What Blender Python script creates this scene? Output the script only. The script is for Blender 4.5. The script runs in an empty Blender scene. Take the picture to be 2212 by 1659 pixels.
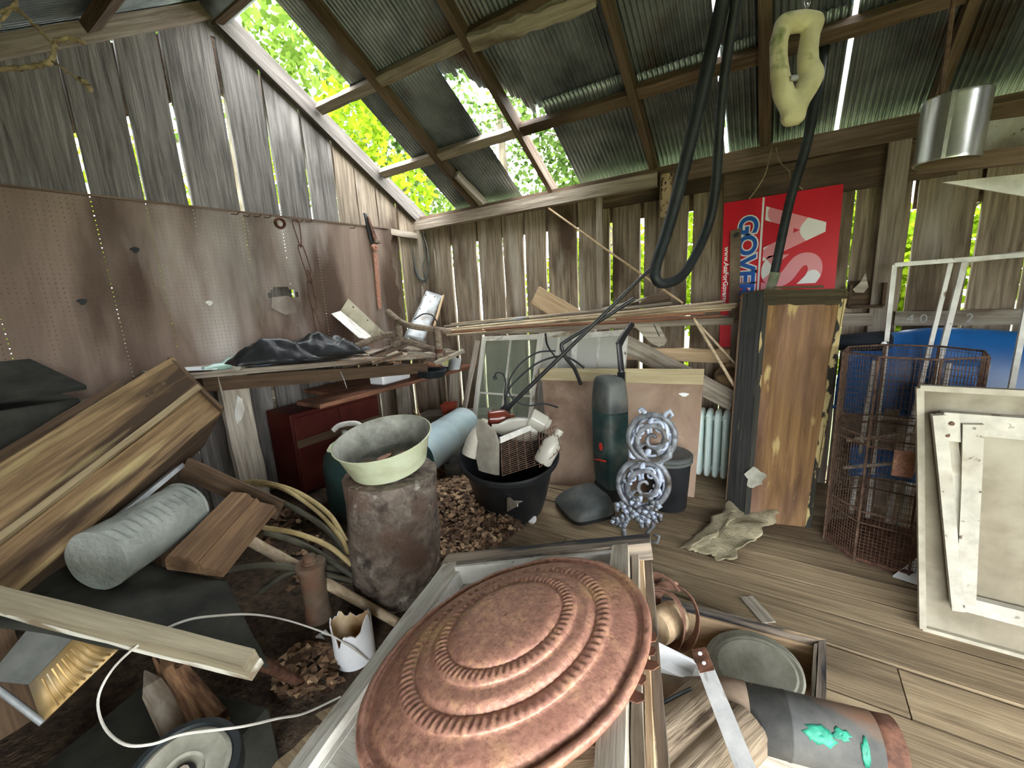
import bpy, bmesh, math, random
from mathutils import Vector as V, Matrix as M, noise
random.seed(7)
SC = bpy.context.scene
COL = SC.collection
# ------------------------------------------------------------------ camera
FPX, IW, IH, CAMH = 900.0, 2212.0, 1659.0, 1.4
_y, _p, _r = (math.radians(a) for a in (33.42, 11.55, -3.07))
_fw = V((-math.sin(_y)*math.cos(_p), math.cos(_y)*math.cos(_p), -math.sin(_p)))
_rt = V((math.cos(_y), math.sin(_y), 0)); _up = _rt.cross(_fw)
RT = _rt*math.cos(_r) + _up*math.sin(_r); UP = -_rt*math.sin(_r) + _up*math.cos(_r); FW = _fw
EYE = V((0, 0, CAMH))
cd = bpy.data.cameras.new('camera'); cam = bpy.data.objects.new('camera', cd); COL.objects.link(cam)
cd.sensor_fit = 'HORIZONTAL'; cd.sensor_width = 36; cd.lens = FPX/IW*36; cd.clip_start = .02
cam.matrix_world = M.Translation(EYE) @ M((RT, UP, -FW)).transposed().to_4x4()
SC.camera = cam
# ------------------------------------------------------------------ light: bright hazy sky, daylight by the open front and the holes in the roof
w = bpy.data.worlds.new('sky'); SC.world = w; w.use_nodes = True
_n = w.node_tree.nodes; _l = w.node_tree.links
_bg = _n['Background']; _bg.inputs[0].default_value = (.93, .97, 1.0, 1); _bg.inputs[1].default_value = 1.0
SKY_STRENGTH = 3.2
_bg.inputs[1].default_value = SKY_STRENGTH
vs = SC.view_settings
SC.display_settings.display_device = 'sRGB'
vs.view_transform = 'Standard'; vs.look = 'None'; vs.gamma = 1; vs.use_curve_mapping = False; vs.exposure = 2.6
cy = SC.cycles
cy.max_bounces = 10; cy.diffuse_bounces = 7; cy.glossy_bounces = 4; cy.transparent_max_bounces = 24
cy.transmission_bounces = 6; cy.use_denoising = True; cy.caustics_reflective = False; cy.caustics_refractive = False
cy.sample_clamp_indirect = 6

# ------------------------------------------------------------------ helpers
def ray(x, y): return RT*((x-IW/2)/FPX) + UP*((IH/2-y)/FPX) + FW
def W(px, py, x=None, y=None, z=None, d=None, pl=None):
    """the point of the place seen at that pixel on the plane x=, y= or z=, at depth d, or on a plane (origin, normal)"""
    r = ray(px, py)
    if d is not None: return EYE + r*d
    if pl is not None: return EYE + r*((V(pl[0])-EYE).dot(V(pl[1]))/r.dot(V(pl[1])))
    for k, v in enumerate((x, y, z)):
        if v is not None: return EYE + r*((v-EYE[k])/r[k])
def F(px, py): return W(px, py, z=0)
WM = {}
def setw(o, m, parent=None):
    o.matrix_basis = m; WM[o] = m
    if parent is not None:
        o.parent = parent; o.matrix_parent_inverse = WM[parent].inverted()
def tag(o, label=None, cat=None, group=None, kind=None):
    if label: o['label'] = label
    if cat: o['category'] = cat
    if group: o['group'] = group
    if kind: o['kind'] = kind
    return o
def thing(name, label, cat, loc=(0, 0, 0), group=None, kind=None):
    o = bpy.data.objects.new(name, None); COL.objects.link(o); o.empty_display_size = .05
    setw(o, M.Translation(V(loc))); return tag(o, label, cat, group, kind)
class MB:
    def __init__(s): s.v = []; s.f = []
    def add(s, vs, fs):
        b = len(s.v); s.v += [V(p) for p in vs]; s.f += [tuple(b+i for i in q) for q in fs]; return s
    def box(s, c, size, m=None):
        c = V(c); x, y, z = (k/2 for k in size)
        p = [V((i*x, j*y, k*z)) for k in (-1, 1) for j in (-1, 1) for i in (-1, 1)]
        p = [(m @ q if m else q) + c for q in p]
        return s.add(p, [(0, 2, 3, 1), (4, 5, 7, 6), (0, 1, 5, 4), (2, 6, 7, 3), (0, 4, 6, 2), (1, 3, 7, 5)])
    def ring(s, rings, closed=True, caps=True, loop=False):
        n = len(rings[0]); b = len(s.v)
        for r in rings: s.v += [V(p) for p in r]
        k = len(rings)
        for i in range(k if loop else k-1):
            a, c = b+i*n, b+((i+1) % k)*n
            for j in range(n if closed else n-1):
                jj = (j+1) % n; s.f.append((a+j, a+jj, c+jj, c+j))
        if caps and not loop and closed:
            s.f.append(tuple(b+j for j in reversed(range(n)))); s.f.append(tuple(b+(k-1)*n+j for j in range(n)))
        return s
    def tube(s, pts, r, n=8, closed=False, flat=1.0, up=None):
        pts = [V(p) for p in pts]; k = len(pts); rr = r if isinstance(r, (list, tuple)) else [r]*k
        rings = []; u = None
        for i, p in enumerate(pts):
            a = pts[(i-1) % k] if (closed or i > 0) else p; c = pts[(i+1) % k] if (closed or i < k-1) else p
            t = (c-a)
            if t.length < 1e-9: t = V((0, 0, 1))
            t.normalize()
            if up is not None: u = V(up) - t*V(up).dot(t)
            elif u is None: u = t.orthogonal()
            else: u = u - t*u.dot(t)
            if u.length < 1e-6: u = t.orthogonal()
            u.normalize(); v = t.cross(u)
            rings.append([p + (u*math.cos(q)*flat + v*math.sin(q))*rr[i] for q in (2*math.pi*j/n for j in range(n))])
        return s.ring(rings, loop=closed)
    def lathe(s, prof, n=32, m=None, sx=1, sy=1, caps=True):
        m = m or M.Identity(4)
        rings = [[m @ V((r*sx*math.cos(2*math.pi*j/n), r*sy*math.sin(2*math.pi*j/n), z)) for j in range(n)] for r, z in prof]
        return s.ring(rings, caps=caps)
    def prism(s, poly, off):
        off = V(off); poly = [V(p) for p in poly]; n = len(poly)
        return s.ring([poly, [p+off for p in poly]])
    def grid(s, nu, nv, fn):
        b = len(s.v)
        s.v += [V(fn(i/(nu-1), j/(nv-1))) for i in range(nu) for j in range(nv)]
        s.f += [(b+i*nv+j, b+(i+1)*nv+j, b+(i+1)*nv+j+1, b+i*nv+j+1) for i in range(nu-1) for j in range(nv-1)]
        return s
def spline(pts, k=8, closed=False):
    pts = [V(p) for p in pts]; n = len(pts); out = []
    for i in range(n if closed else n-1):
        p0 = pts[(i-1) % n] if closed or i > 0 else pts[0]*2-pts[1]
        p1, p2 = pts[i], pts[(i+1) % n]
        p3 = pts[(i+2) % n] if closed or i+2 < n else pts[-1]*2-pts[-2]
        for j in range(k):
            t = j/k
            out.append(.5*((2*p1) + (p2-p0)*t + (2*p0-5*p1+4*p2-p3)*t*t + (3*p1-p0-3*p2+p3)*t**3))
    if not closed: out.append(pts[-1])
    return out
def build(name, mb, mat, parent=None, smooth=False, bevel=0, frame=None, solid=0, subsurf=0, sharp=None):
    """one mesh object; verts are world points, the object's own frame is `frame` or a translation to their middle"""
    if frame is None:
        lo = V([min(p[k] for p in mb.v) for k in range(3)]); hi = V([max(p[k] for p in mb.v) for k in range(3)])
        frame = M.Translation((lo+hi)/2)
    inv = frame.inverted()
    me = bpy.data.meshes.new(name); me.from_pydata([inv @ p for p in mb.v], [], mb.f)
    bm = bmesh.new(); bm.from_mesh(me); bmesh.ops.recalc_face_normals(bm, faces=bm.faces)
    if bevel: bmesh.ops.bevel(bm, geom=list(bm.edges), offset=bevel, segments=1, affect='EDGES', profile=.5)
    bm.to_mesh(me); bm.free()
    if smooth:
        me.polygons.foreach_set('use_smooth', [True]*len(me.polygons))
        if sharp:
            try: me.set_sharp_from_angle(angle=math.radians(sharp))
            except Exception: pass
    o = bpy.data.objects.new(name, me); COL.objects.link(o); setw(o, frame, parent)
    for m in (mat if isinstance(mat, (list, tuple)) else [mat]): me.materials.append(m)
    if solid:
        s = o.modifiers.new('solid', 'SOLIDIFY'); s.thickness = solid; s.offset = 0
    if subsurf:
        s = o.modifiers.new('sub', 'SUBSURF'); s.levels = s.render_levels = subsurf
    return o
def board(name, q, th, mat, parent=None, jit=.003, nseg=6, nrm=None, bevel=.0):
    """a board from four corners: a-b and d-c run along its length, th is laid off along nrm"""
    a, b, c, d = (V(p) for p in q)
    x = ((b-a)+(c-d)).normalized(); y = ((d-a)+(c-b)); y = (y-x*y.dot(x)).normalized(); z = x.cross(y)
    if nrm is not None and z.dot(V(nrm)) < 0: z = -z; y = -y
    rings = []
    for i in range(nseg+1):
        t = i/nseg; p, r = a.lerp(b, t), d.lerp(c, t)
        j = lambda: y*random.uniform(-jit, jit) + z*random.uniform(-jit, jit)*.5
        e = x*(random.uniform(-jit, jit)*1.5 if i in (0, nseg) else 0)
        rings.append([p+j()+e, r+j()+e, r+z*th+j()+e, p+z*th+j()+e])
    o3 = (a+b+c+d)/4
    fr = M.Translation(o3) @ M((x, y, z)).transposed().to_4x4()
    return build(name, MB().ring(rings), mat, parent, frame=fr, bevel=bevel)
def bar(name, p0, p1, wd, ht, mat, parent=None, up=(0, 0, 1), jit=.002, nseg=5, bevel=0):
    p0, p1 = V(p0), V(p1); x = (p1-p0).normalized(); z = V(up)-x*V(up).dot(x)
    if z.length < 1e-4: z = x.orthogonal()
    z.normalize(); y = z.cross(x)
    return board(name, [p0-y*wd/2-z*ht/2, p1-y*wd/2-z*ht/2, p1+y*wd/2-z*ht/2, p0+y*wd/2-z*ht/2], ht, mat, parent, jit, nseg, z, bevel)
def tube(name, pts, r, mat, parent=None, n=8, closed=False, k=0, flat=1.0, up=None):
    if k:
        m0 = len(pts); pts = spline(pts, k, closed)
        if isinstance(r, (list, tuple)):
            q = [i/k for i in range(len(pts))]; r = [r[int(t) % m0]*(1-t % 1) + r[min(int(t)+1, m0-1) if not closed else (int(t)+1) % m0]*(t % 1) for t in q]
    return build(name, MB().tube(pts, r, n, closed, flat, up), mat, parent, smooth=True, sharp=50)
def lathe(name, prof, m, mat, parent=None, n=32, sx=1, sy=1, caps=True, smooth=True, sharp=35):
    return build(name, MB().lathe(prof, n, m, sx, sy, caps), mat, parent, smooth=smooth, frame=m.copy(), sharp=sharp)
def aim(p, z, xhint=(1, 0, 0)):
    """frame at p whose Z axis is z"""
    z = V(z).normalized(); x = V(xhint)-z*V(xhint).dot(z)
    if x.length < 1e-4: x = z.orthogonal()
    x.normalize(); y = z.cross(x)
    return M.Translation(V(p)) @ M((x, y, z)).transposed().to_4x4()

# ------------------------------------------------------------------ materials
def C(r, g, b):
    f = lambda u: (u/255/12.92 if u/255 <= .04045 else ((u/255+.055)/1.055)**2.4)
    return (f(r), f(g), f(b), 1)
MATS = {}
def mk(name, cols, scale=(8, 8, 8), detail=6, dist=0.0, rough=.8, metal=0, bump=.15, bscale=None, stain=None, vary=.0,
       spec=.3, trans=0, alpha=None, lo=.35, hi=.65, edge=None, roughvar=0):
    """colour from a noise ramp in the object's own space; stain=(colour, scale, lo, hi) lays a second noise over it; vary = spread of value from object to object"""
    m = bpy.data.materials.new(name); m.use_nodes = True; nt = m.node_tree; N = nt.nodes; L = nt.links
    p = N['Principled BSDF']; p.inputs['Roughness'].default_value = rough; p.inputs['Metallic'].default_value = metal
    p.inputs['Specular IOR Level'].default_value = spec
    tc = N.new('ShaderNodeTexCoord'); oi = N.new('ShaderNodeObjectInfo')
    mul = N.new('ShaderNodeMath'); mul.operation = 'MULTIPLY'; mul.inputs[1].default_value = 41.3; L.new(oi.outputs['Random'], mul.inputs[0])
    ad = N.new('ShaderNodeVectorMath'); ad.operation = 'ADD'; L.new(tc.outputs['Object'], ad.inputs[0]); L.new(mul.outputs[0], ad.inputs[1])
    mp = N.new('ShaderNodeMapping'); mp.inputs['Scale'].default_value = scale; L.new(ad.outputs[0], mp.inputs[0])
    nz = N.new('ShaderNodeTexNoise'); nz.inputs['Scale'].default_value = 1; nz.inputs['Detail'].default_value = detail
    nz.inputs['Roughness'].default_value = .62; nz.inputs['Distortion'].default_value = dist; L.new(mp.outputs[0], nz.inputs['Vector'])
    rp = N.new('ShaderNodeValToRGB'); e = rp.color_ramp.elements
    e[0].position = lo; e[1].position = hi; e[0].color = cols[0]; e[1].color = cols[-1]
    for i, c in enumerate(cols[1:-1]):
        q = e.new(lo+(hi-lo)*(i+1)/(len(cols)-1)); q.color = c
    L.new(nz.outputs[0], rp.inputs[0]); out = rp.outputs[0]
    for st in ([stain] if stain and not isinstance(stain, list) else (stain or [])):
        m2 = N.new('ShaderNodeMapping'); m2.inputs['Scale'].default_value = st[1] if isinstance(st[1], tuple) else (st[1],)*3
        L.new(ad.outputs[0], m2.inputs[0]); n2 = N.new('ShaderNodeTexNoise'); n2.inputs['Scale'].default_value = 1
        n2.inputs['Detail'].default_value = 5; L.new(m2.outputs[0], n2.inputs['Vector'])
        mr = N.new('ShaderNodeMapRange'); mr.inputs[1].default_value = st[2]; mr.inputs[2].default_value = st[3]; L.new(n2.outputs[0], mr.inputs[0])
        mx = N.new('ShaderNodeMix'); mx.data_type = 'RGBA'; L.new(mr.outputs[0], mx.inputs[0]); L.new(out, mx.inputs[6]); mx.inputs[7].default_value = st[0]
        out = mx.outputs[2]
    if vary:
        hs = N.new('ShaderNodeHueSaturation'); mr = N.new('ShaderNodeMapRange'); L.new(oi.outputs['Random'], mr.inputs[0])
        mr.inputs[3].default_value = 1-vary; mr.inputs[4].default_value = 1+vary; L.new(mr.outputs[0], hs.inputs['Value']); L.new(out, hs.inputs['Color']); out = hs.outputs[0]
    L.new(out, p.inputs['Base Color'])
    if bump:
        b = N.new('ShaderNodeBump'); b.inputs['Strength'].default_value = bump; b.inputs['Distance'].default_value = .02
        if bscale:
            n3 = N.new('ShaderNodeTexNoise'); n3.inputs['Scale'].default_value = bscale; n3.inputs['Detail'].default_value = 4; L.new(ad.outputs[0], n3.inputs['Vector']); L.new(n3.outputs[0], b.inputs['Height'])
        else: L.new(nz.outputs[0], b.inputs['Height'])
        L.new(b.outputs[0], p.inputs['Normal'])
    if roughvar:
        mr = N.new('ShaderNodeMapRange'); L.new(nz.outputs[0], mr.inputs[0]); mr.inputs[3].default_value = rough-roughvar; mr.inputs[4].default_value = rough+roughvar; L.new(mr.outputs[0], p.inputs['Roughness'])
    if trans: p.inputs['Transmission Weight'].default_value = trans
    if alpha is not None: p.inputs['Alpha'].default_value = alpha
    MATS[name] = m; return m
def wood(name, c0, c1, stain=None, fine=1.0, rough=.85, vary=.18, bump=.35, **k):
    return mk(name, [c0, tuple((a+b)/2 for a, b in zip(c0, c1)), c1], (2.2*fine, 46*fine, 46*fine), 8, .6, rough, 0, bump, None, stain, vary, lo=.3, hi=.7, **k)
WALL = wood('weathered_barn_wood', C(92, 80, 66), C(168, 152, 132), [(C(74, 58, 44), (1.2, 3, 3), .5, .7), (C(178, 170, 160), (1, 5, 5), .58, .8)])
WALLG = wood('grey_barn_wood', C(76, 72, 68), C(146, 140, 134), [(C(58, 54, 50), (1.2, 3, 3), .5, .7), (C(170, 166, 160), (1, 5, 5), .6, .8)])
BEAM = wood('grey_beam_wood', C(112, 100, 88), C(180, 168, 152), (C(92, 72, 56), (1, 3, 3), .5, .72))
BROWNB = wood('brown_roof_wood', C(78, 62, 50), C(130, 110, 92), (C(58, 46, 36), (1, 3, 3), .5, .72))
FLOORW = wood('floor_plank_wood', C(108, 92, 70), C(170, 150, 120), [(C(84, 72, 56), (1.5, 4, 4), .5, .8), (C(188, 170, 138), (2, 7, 7), .6, .8)])
PALEW = wood('pale_raw_wood', C(176, 146, 112), C(222, 196, 160), (C(150, 112, 80), (2, 6, 6), .55, .75))
STICKW = wood('stick_wood', C(150, 128, 100), C(206, 190, 162), (C(120, 92, 70), (3, 5, 5), .55, .75), vary=.25)
GREYW = wood('silver_grey_wood', C(128, 118, 104), C(196, 186, 170), (C(104, 90, 74), (2, 6, 6), .52, .7))
BROWNW = wood('brown_stained_wood', C(92, 72, 48), C(160, 132, 96), [(C(66, 50, 36), (1, 8, 8), .5, .62), (C(176, 158, 112), (1, 12, 12), .6, .72)])
DARKW = wood('dark_brown_wood', C(60, 46, 34), C(102, 82, 62))
REDW = wood('reddish_shelf_wood', C(112, 72, 54), C(164, 116, 90), (C(86, 60, 46), (2, 5, 5), .5, .7))
BLACKW = wood('black_painted_wood', C(32, 33, 34), C(74, 74, 72), (C(120, 112, 96), (4, 30, 30), .66, .72))
PEELW = wood('peeling_varnished_wood', C(112, 82, 52), C(164, 128, 86), [(C(86, 62, 42), (1.6, 9, 9), .5, .66), (C(150, 116, 98), (.8, 3, 3), .52, .7), (C(196, 172, 118), (2.6, 10, 10), .62, .68)], bump=.5)
PEELY = wood('peeling_yellow_paint', C(180, 160, 108), C(206, 188, 138), (C(48, 46, 40), (8, 16, 16), .46, .5), bump=.6)
WHITEP = mk('chalky_white_paint', [C(196, 194, 186), C(234, 232, 224)], (10, 10, 10), rough=.7, bump=.2, stain=[(C(150, 138, 118), (5, 5, 5), .58, .74), (C(120, 106, 88), (30, 30, 30), .66, .72)], vary=.05)
WHITEW = wood('worn_white_painted_wood', C(188, 184, 172), C(226, 222, 210), [(C(140, 126, 104), (4, 12, 12), .56, .66)])
WHITE = mk('clean_white', [C(226, 228, 230), C(240, 240, 240)], (6, 6, 6), rough=.5, bump=.03, stain=(C(190, 182, 172), (7, 7, 7), .6, .8))
PEG = mk('pegboard_brown', [C(112, 94, 82), C(152, 132, 118)], (1.6, 2.2, .5), 5, .8, .75, 0, .1, None, [(C(80, 62, 50), (1.0, 1.9, .55), .5, .62), (C(186, 176, 168), (1.0, 1.7, .4), .52, .68)], 0)
GALV = mk('galvanised_roof_iron', [C(100, 108, 110), C(160, 168, 170)], (3, 3, 3), 5, 0, .42, .75, .08, None, [(C(110, 84, 62), (2, 2, 2), .62, .78)], .12, spec=.5)
ZINC = mk('bright_zinc', [C(170, 172, 168), C(214, 214, 208)], (14, 14, 4), rough=.28, metal=.9, bump=.03)
RUST = mk('rust_mottled', [C(146, 104, 90), C(180, 132, 112), C(202, 156, 122)], (48, 48, 48), 9, .4, .48, .25, .2, 60, [(C(214, 174, 122), (5, 5, 5), .56, .72), (C(166, 116, 100), (4, 4, 4), .54, .7), (C(146, 102, 86), (130, 130, 130), .5, .7)], spec=.45, lo=.3, hi=.7)
RUSTD = mk('dark_rust', [C(74, 50, 40), C(126, 88, 70)], (26, 26, 26), 8, rough=.8, metal=.2, bump=.3, vary=.1)
RUSTW = mk('rusty_wire', [C(76, 58, 48), C(122, 98, 82)], (40, 40, 40), rough=.85, metal=.2, bump=.1)
BLACKP = mk('black_plastic', [C(18, 19, 21), C(38, 40, 42)], (5, 5, 5), rough=.38, bump=.05, stain=(C(96, 94, 88), (7, 7, 7), .68, .74))
BLACKR = mk('black_rubber', [C(22, 26, 28), C(44, 50, 52)], (8, 8, 8), rough=.55, bump=.08)
BLACKM = mk('black_painted_metal', [C(24, 25, 26), C(44, 44, 44)], (10, 10, 10), rough=.42, bump=.05, spec=.5)
GREENV = mk('dusty_dark_green', [C(28, 52, 52), C(46, 72, 70)], (4, 4, 4), rough=.45, bump=.05, stain=(C(104, 104, 96), (6, 6, 6), .5, .8))
GREYD = mk('dusty_dark_grey', [C(60, 66, 66), C(98, 100, 96)], (5, 5, 5), rough=.5, bump=.05, stain=(C(120, 114, 102), (6, 6, 6), .5, .8))
TANK = mk('tank_green', [C(44, 70, 66), C(70, 96, 90)], (4, 4, 4), rough=.6, bump=.1, stain=(C(60, 62, 54), (3, 3, 3), .5, .7))
POTY = mk('cream_enamel', [C(196, 202, 164), C(214, 220, 188)], (4, 4, 4), rough=.4, bump=.03, stain=(C(178, 176, 140), (5, 5, 9), .56, .76), spec=.5)
POTI = mk('dusty_pot_inside', [C(112, 112, 102), C(166, 166, 154)], (9, 9, 9), rough=.7, bump=.1, stain=(C(150, 100, 56), (5, 5, 5), .62, .7))
ROLL = mk('crusted_grey_paper', [C(82, 72, 64), C(142, 130, 118)], (16, 16, 16), 9, .8, .92, 0, .8, 34, [(C(108, 88, 76), (5, 5, 5), .5, .62), (C(172, 166, 154), (13, 13, 13), .62, .7), (C(60, 52, 46), (9, 9, 9), .6, .72)])
LEAFD = mk('dry_leaf', [C(92, 62, 42), C(160, 122, 88)], (3, 3, 3), rough=.9, bump=0, vary=.3)
DIRT = mk('leaf_litter_dirt', [C(50, 40, 32), C(92, 76, 60)], (24, 24, 24), 8, rough=.95, bump=.8, bscale=50)
DUCTB = mk('pale_blue_duct', [C(176, 202, 208), C(208, 224, 226)], (3, 3, 3), rough=.5, bump=.05, stain=(C(140, 150, 150), (3, 3, 3), .56, .8))
TERRA = mk('terracotta', [C(150, 62, 44), C(184, 84, 60)], (8, 8, 8), rough=.8)
REDP = mk('dark_red_paint', [C(62, 17, 13), C(84, 26, 20)], (3, 3, 3), rough=.6, bump=.1, stain=(C(84, 40, 26), (3, 3, 3), .5, .7))
SIGNR = mk('sign_red', [C(204, 16, 40), C(214, 24, 46)], (2, 2, 2), rough=.45, bump=.02)
SIGNB = mk('sign_blue', [C(22, 84, 172), C(26, 92, 180)], (2, 2, 2), rough=.45, bump=0)
SIGNW = mk('sign_white', [C(236, 236, 234), C(246, 246, 244)], (2, 2, 2), rough=.45, bump=0)
SIGNP = mk('sign_letter_pink_and_white', [C(240, 236, 234), C(240, 236, 234), C(232, 150, 158), C(232, 150, 158)], (5, 5, 5), 0, rough=.45, bump=0, lo=.47, hi=.5)
BLUE = mk('blue_plastic', [C(22, 84, 146), C(34, 104, 170)], (2, 2, 2), rough=.35, bump=.02, spec=.5, stain=(C(70, 110, 140), (4, 4, 4), .6, .8))
RADW = mk('radiator_white', [C(206, 222, 218), C(226, 236, 232)], (5, 5, 5), rough=.5, bump=.04, stain=(C(170, 164, 140), (5, 5, 5), .62, .76))
HARDB = mk('dusty_hardboard', [C(136, 112, 94), C(172, 148, 128)], (2.5, 2.5, 2.5), 6, .5, .8, 0, .1, None, [(C(110, 86, 70), (3, 3, 2), .52, .7), (C(196, 180, 160), (6, 6, 6), .66, .76)])
IRON = mk('silver_painted_iron', [C(86, 88, 92), C(150, 154, 160)], (16, 16, 16), rough=.5, metal=.3, bump=.15, stain=(C(84, 78, 72), (9, 9, 9), .56, .66))
IRONB = mk('blue_white_painted_iron', [C(150, 160, 180), C(186, 194, 210)], (16, 16, 16), rough=.5, metal=.1, bump=.1)
CLOTH = mk('stiff_tan_cloth', [C(142, 132, 106), C(182, 172, 142)], (9, 9, 9), rough=.95, bump=.4, bscale=60)
GALVP = mk('galvanised_dull', [C(150, 154, 154), C(196, 200, 200)], (9, 9, 9), rough=.5, metal=.5, bump=.05, stain=(C(128, 118, 106), (6, 6, 6), .55, .72))
ALU = mk('brushed_aluminium', [C(196, 198, 198), C(226, 226, 224)], (20, 20, 20), rough=.55, metal=0, bump=.05, stain=(C(110, 104, 100), (9, 30, 30), .56, .66))
GREYCL = mk('grey_vinyl', [C(110, 114, 108), C(150, 154, 146)], (5, 5, 5), rough=.6, bump=.35, bscale=55)
DARKSH = mk('dark_tar_sheet', [C(34, 35, 31), C(62, 62, 54)], (5, 5, 5), rough=.85, bump=.3, bscale=14, stain=(C(92, 84, 66), (4, 4, 4), .62, .78))
HOSEY = mk('yellowed_tubing', [C(150, 130, 86), C(196, 178, 128)], (6, 6, 6), rough=.55, bump=.05)
HOSED = mk('grimy_tubing', [C(58, 56, 46), C(96, 92, 76)], (6, 6, 6), rough=.6, bump=.05)
WIREW = mk('white_flex', [C(196, 192, 180), C(218, 214, 204)], (6, 6, 6), rough=.6, bump=0)
GOLDM = mk('brassy_tin', [C(140, 112, 66), C(186, 154, 98)], (8, 8, 8), rough=.5, metal=.35, bump=.1, stain=(C(110, 108, 98), (4, 4, 4), .5, .7))
BONE = mk('chalky_cream_casting', [C(196, 190, 150), C(222, 216, 178)], (9, 9, 9), rough=.8, bump=.2, stain=(C(120, 130, 84), (7, 7, 7), .6, .7))
COBWEB = mk('dusty_cobweb', [C(110, 96, 76), C(168, 150, 120)], (20, 20, 20), rough=1, bump=.4)
TEAL = mk('pipe_black_with_teal_paint', [C(52, 54, 54), C(92, 90, 86)], (6, 6, 6), rough=.6, bump=.2, stain=[(C(112, 84, 66), (2.5, 4, 4), .54, .62), (C(40, 190, 150), (5, 9, 9), .665, .69)])
RUSTP = mk('rusty_brown_pipe', [C(86, 74, 62), C(130, 112, 94)], (7, 7, 7), rough=.8, bump=.2, stain=(C(116, 84, 66), (5, 5, 5), .55, .7))
LOG = wood('cracked_log', C(122, 104, 84), C(176, 158, 134), (C(78, 62, 48), (3, 20, 20), .62, .68), bump=.8)
LEATH = mk('cracked_leather', [C(96, 66, 54), C(146, 110, 92)], (16, 16, 16), rough=.85, bump=.5)
SLATE = mk('grey_stoneware', [C(128, 126, 112), C(164, 162, 148)], (12, 12, 12), rough=.6, bump=.1)
PAPER = mk('scrap_paper', [C(200, 204, 206), C(228, 230, 230)], (8, 8, 8), rough=.8, bump=.1)
GRASS = mk('grass', [C(96, 104, 70), C(140, 146, 104)], (3, 3, 3), rough=.9, bump=0)
SPLINT = wood('splintered_wood', C(120, 84, 58), C(190, 150, 112), (C(80, 54, 38), (2, 14, 14), .5, .64), bump=.9)
BLKF = mk('black_foam', [C(20, 24, 30), C(34, 40, 46)], (10, 10, 10), rough=.9, bump=.3)
STENC = mk('speckled_tin_plate', [C(168, 142, 112), C(196, 172, 140)], (6, 6, 6), rough=.7, bump=.1, stain=(C(52, 42, 34), (38, 38, 38), .56, .6))
def glass(name, c, rough=.08, tint=.5):
    m = bpy.data.materials.new(name); m.use_nodes = True; nt = m.node_tree; N = nt.nodes; L = nt.links; o = N['Material Output']
    p = N['Principled BSDF']; p.inputs['Base Color'].default_value = c; p.inputs['Roughness'].default_value = rough
    t = N.new('ShaderNodeBsdfTransparent'); t.inputs[0].default_value = (1, 1, 1, 1)
    mx = N.new('ShaderNodeMixShader'); mx.inputs[0].default_value = tint
    L.new(t.outputs[0], mx.inputs[1]); L.new(p.outputs[0], mx.inputs[2]); L.new(mx.outputs[0], o.inputs[0]); return m
PANE = glass('dusty_pane', C(150, 160, 140), .25, .42)
MILKY = glass('milky_blind_pane', C(196, 196, 186), .4, .88)
JAR = glass('dusty_clear_plastic', C(196, 192, 178), .2, .72)
BROWNG = mk('amber_bottle', [C(84, 34, 24), C(116, 52, 36)], (5, 5, 5), rough=.2, bump=.02, spec=.6)
GREENG = mk('pale_green_glass', [C(150, 186, 172), C(176, 204, 192)], (5, 5, 5), rough=.2, bump=0, spec=.6)
def leafmat(name, c, c2):
    m = bpy.data.materials.new(name); m.use_nodes = True; nt = m.node_tree; N = nt.nodes; L = nt.links; o = N['Material Output']
    N.remove(N['Principled BSDF'])
    g = N.new('ShaderNodeNewGeometry'); rp = N.new('ShaderNodeValToRGB'); rp.color_ramp.elements[0].color = c; rp.color_ramp.elements[1].color = c2
    L.new(g.outputs['Random Per Island'], rp.inputs[0])
    d = N.new('ShaderNodeBsdfDiffuse'); t = N.new('ShaderNodeBsdfTranslucent'); L.new(rp.outputs[0], d.inputs[0]); L.new(rp.outputs[0], t.inputs[0])
    mx = N.new('ShaderNodeMixShader'); mx.inputs[0].default_value = .55
    L.new(d.outputs[0], mx.inputs[1]); L.new(t.outputs[0], mx.inputs[2]); L.new(mx.outputs[0], o.inputs[0]); return m
LEAF = leafmat('fresh_green_leaf', C(42, 62, 26), C(96, 118, 58))
LEAF2 = leafmat('sunny_lime_leaf', C(52, 76, 22), C(114, 136, 58))
LEAF3 = leafmat('lime_shrub_leaf', C(84, 110, 18), C(142, 164, 38))
BARK = mk('bark', [C(74, 66, 54), C(120, 110, 94)], (6, 6, 2), rough=.95, bump=.6)
# pegboard: real holes, one inch apart, drilled through by the shader's alpha
def pegholes(m):
    nt = m.node_tree; N = nt.nodes; L = nt.links; p = N['Principled BSDF']
    tc = N.new('ShaderNodeTexCoord'); sp = N.new('ShaderNodeSeparateXYZ'); L.new(tc.outputs['Object'], sp.inputs[0])
    def cell(o):
        a = N.new('ShaderNodeMath'); a.operation = 'MULTIPLY'; a.inputs[1].default_value = 1/.0254; L.new(o, a.inputs[0])
        b = N.new('ShaderNodeMath'); b.operation = 'FRACT'; L.new(a.outputs[0], b.inputs[0])
        c = N.new('ShaderNodeMath'); c.operation = 'SUBTRACT'; c.inputs[1].default_value = .5; L.new(b.outputs[0], c.inputs[0])
        d = N.new('ShaderNodeMath'); d.operation = 'MULTIPLY'; L.new(c.outputs[0], d.inputs[0]); L.new(c.outputs[0], d.inputs[1]); return d
    s = N.new('ShaderNodeMath'); s.operation = 'ADD'; L.new(cell(sp.outputs[1]).outputs[0], s.inputs[0]); L.new(cell(sp.outputs[2]).outputs[0], s.inputs[1])
    g = N.new('ShaderNodeMath'); g.operation = 'GREATER_THAN'; g.inputs[1].default_value = .011; L.new(s.outputs[0], g.inputs[0])
    L.new(g.outputs[0], p.inputs['Alpha'])
pegholes(PEG)
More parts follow.
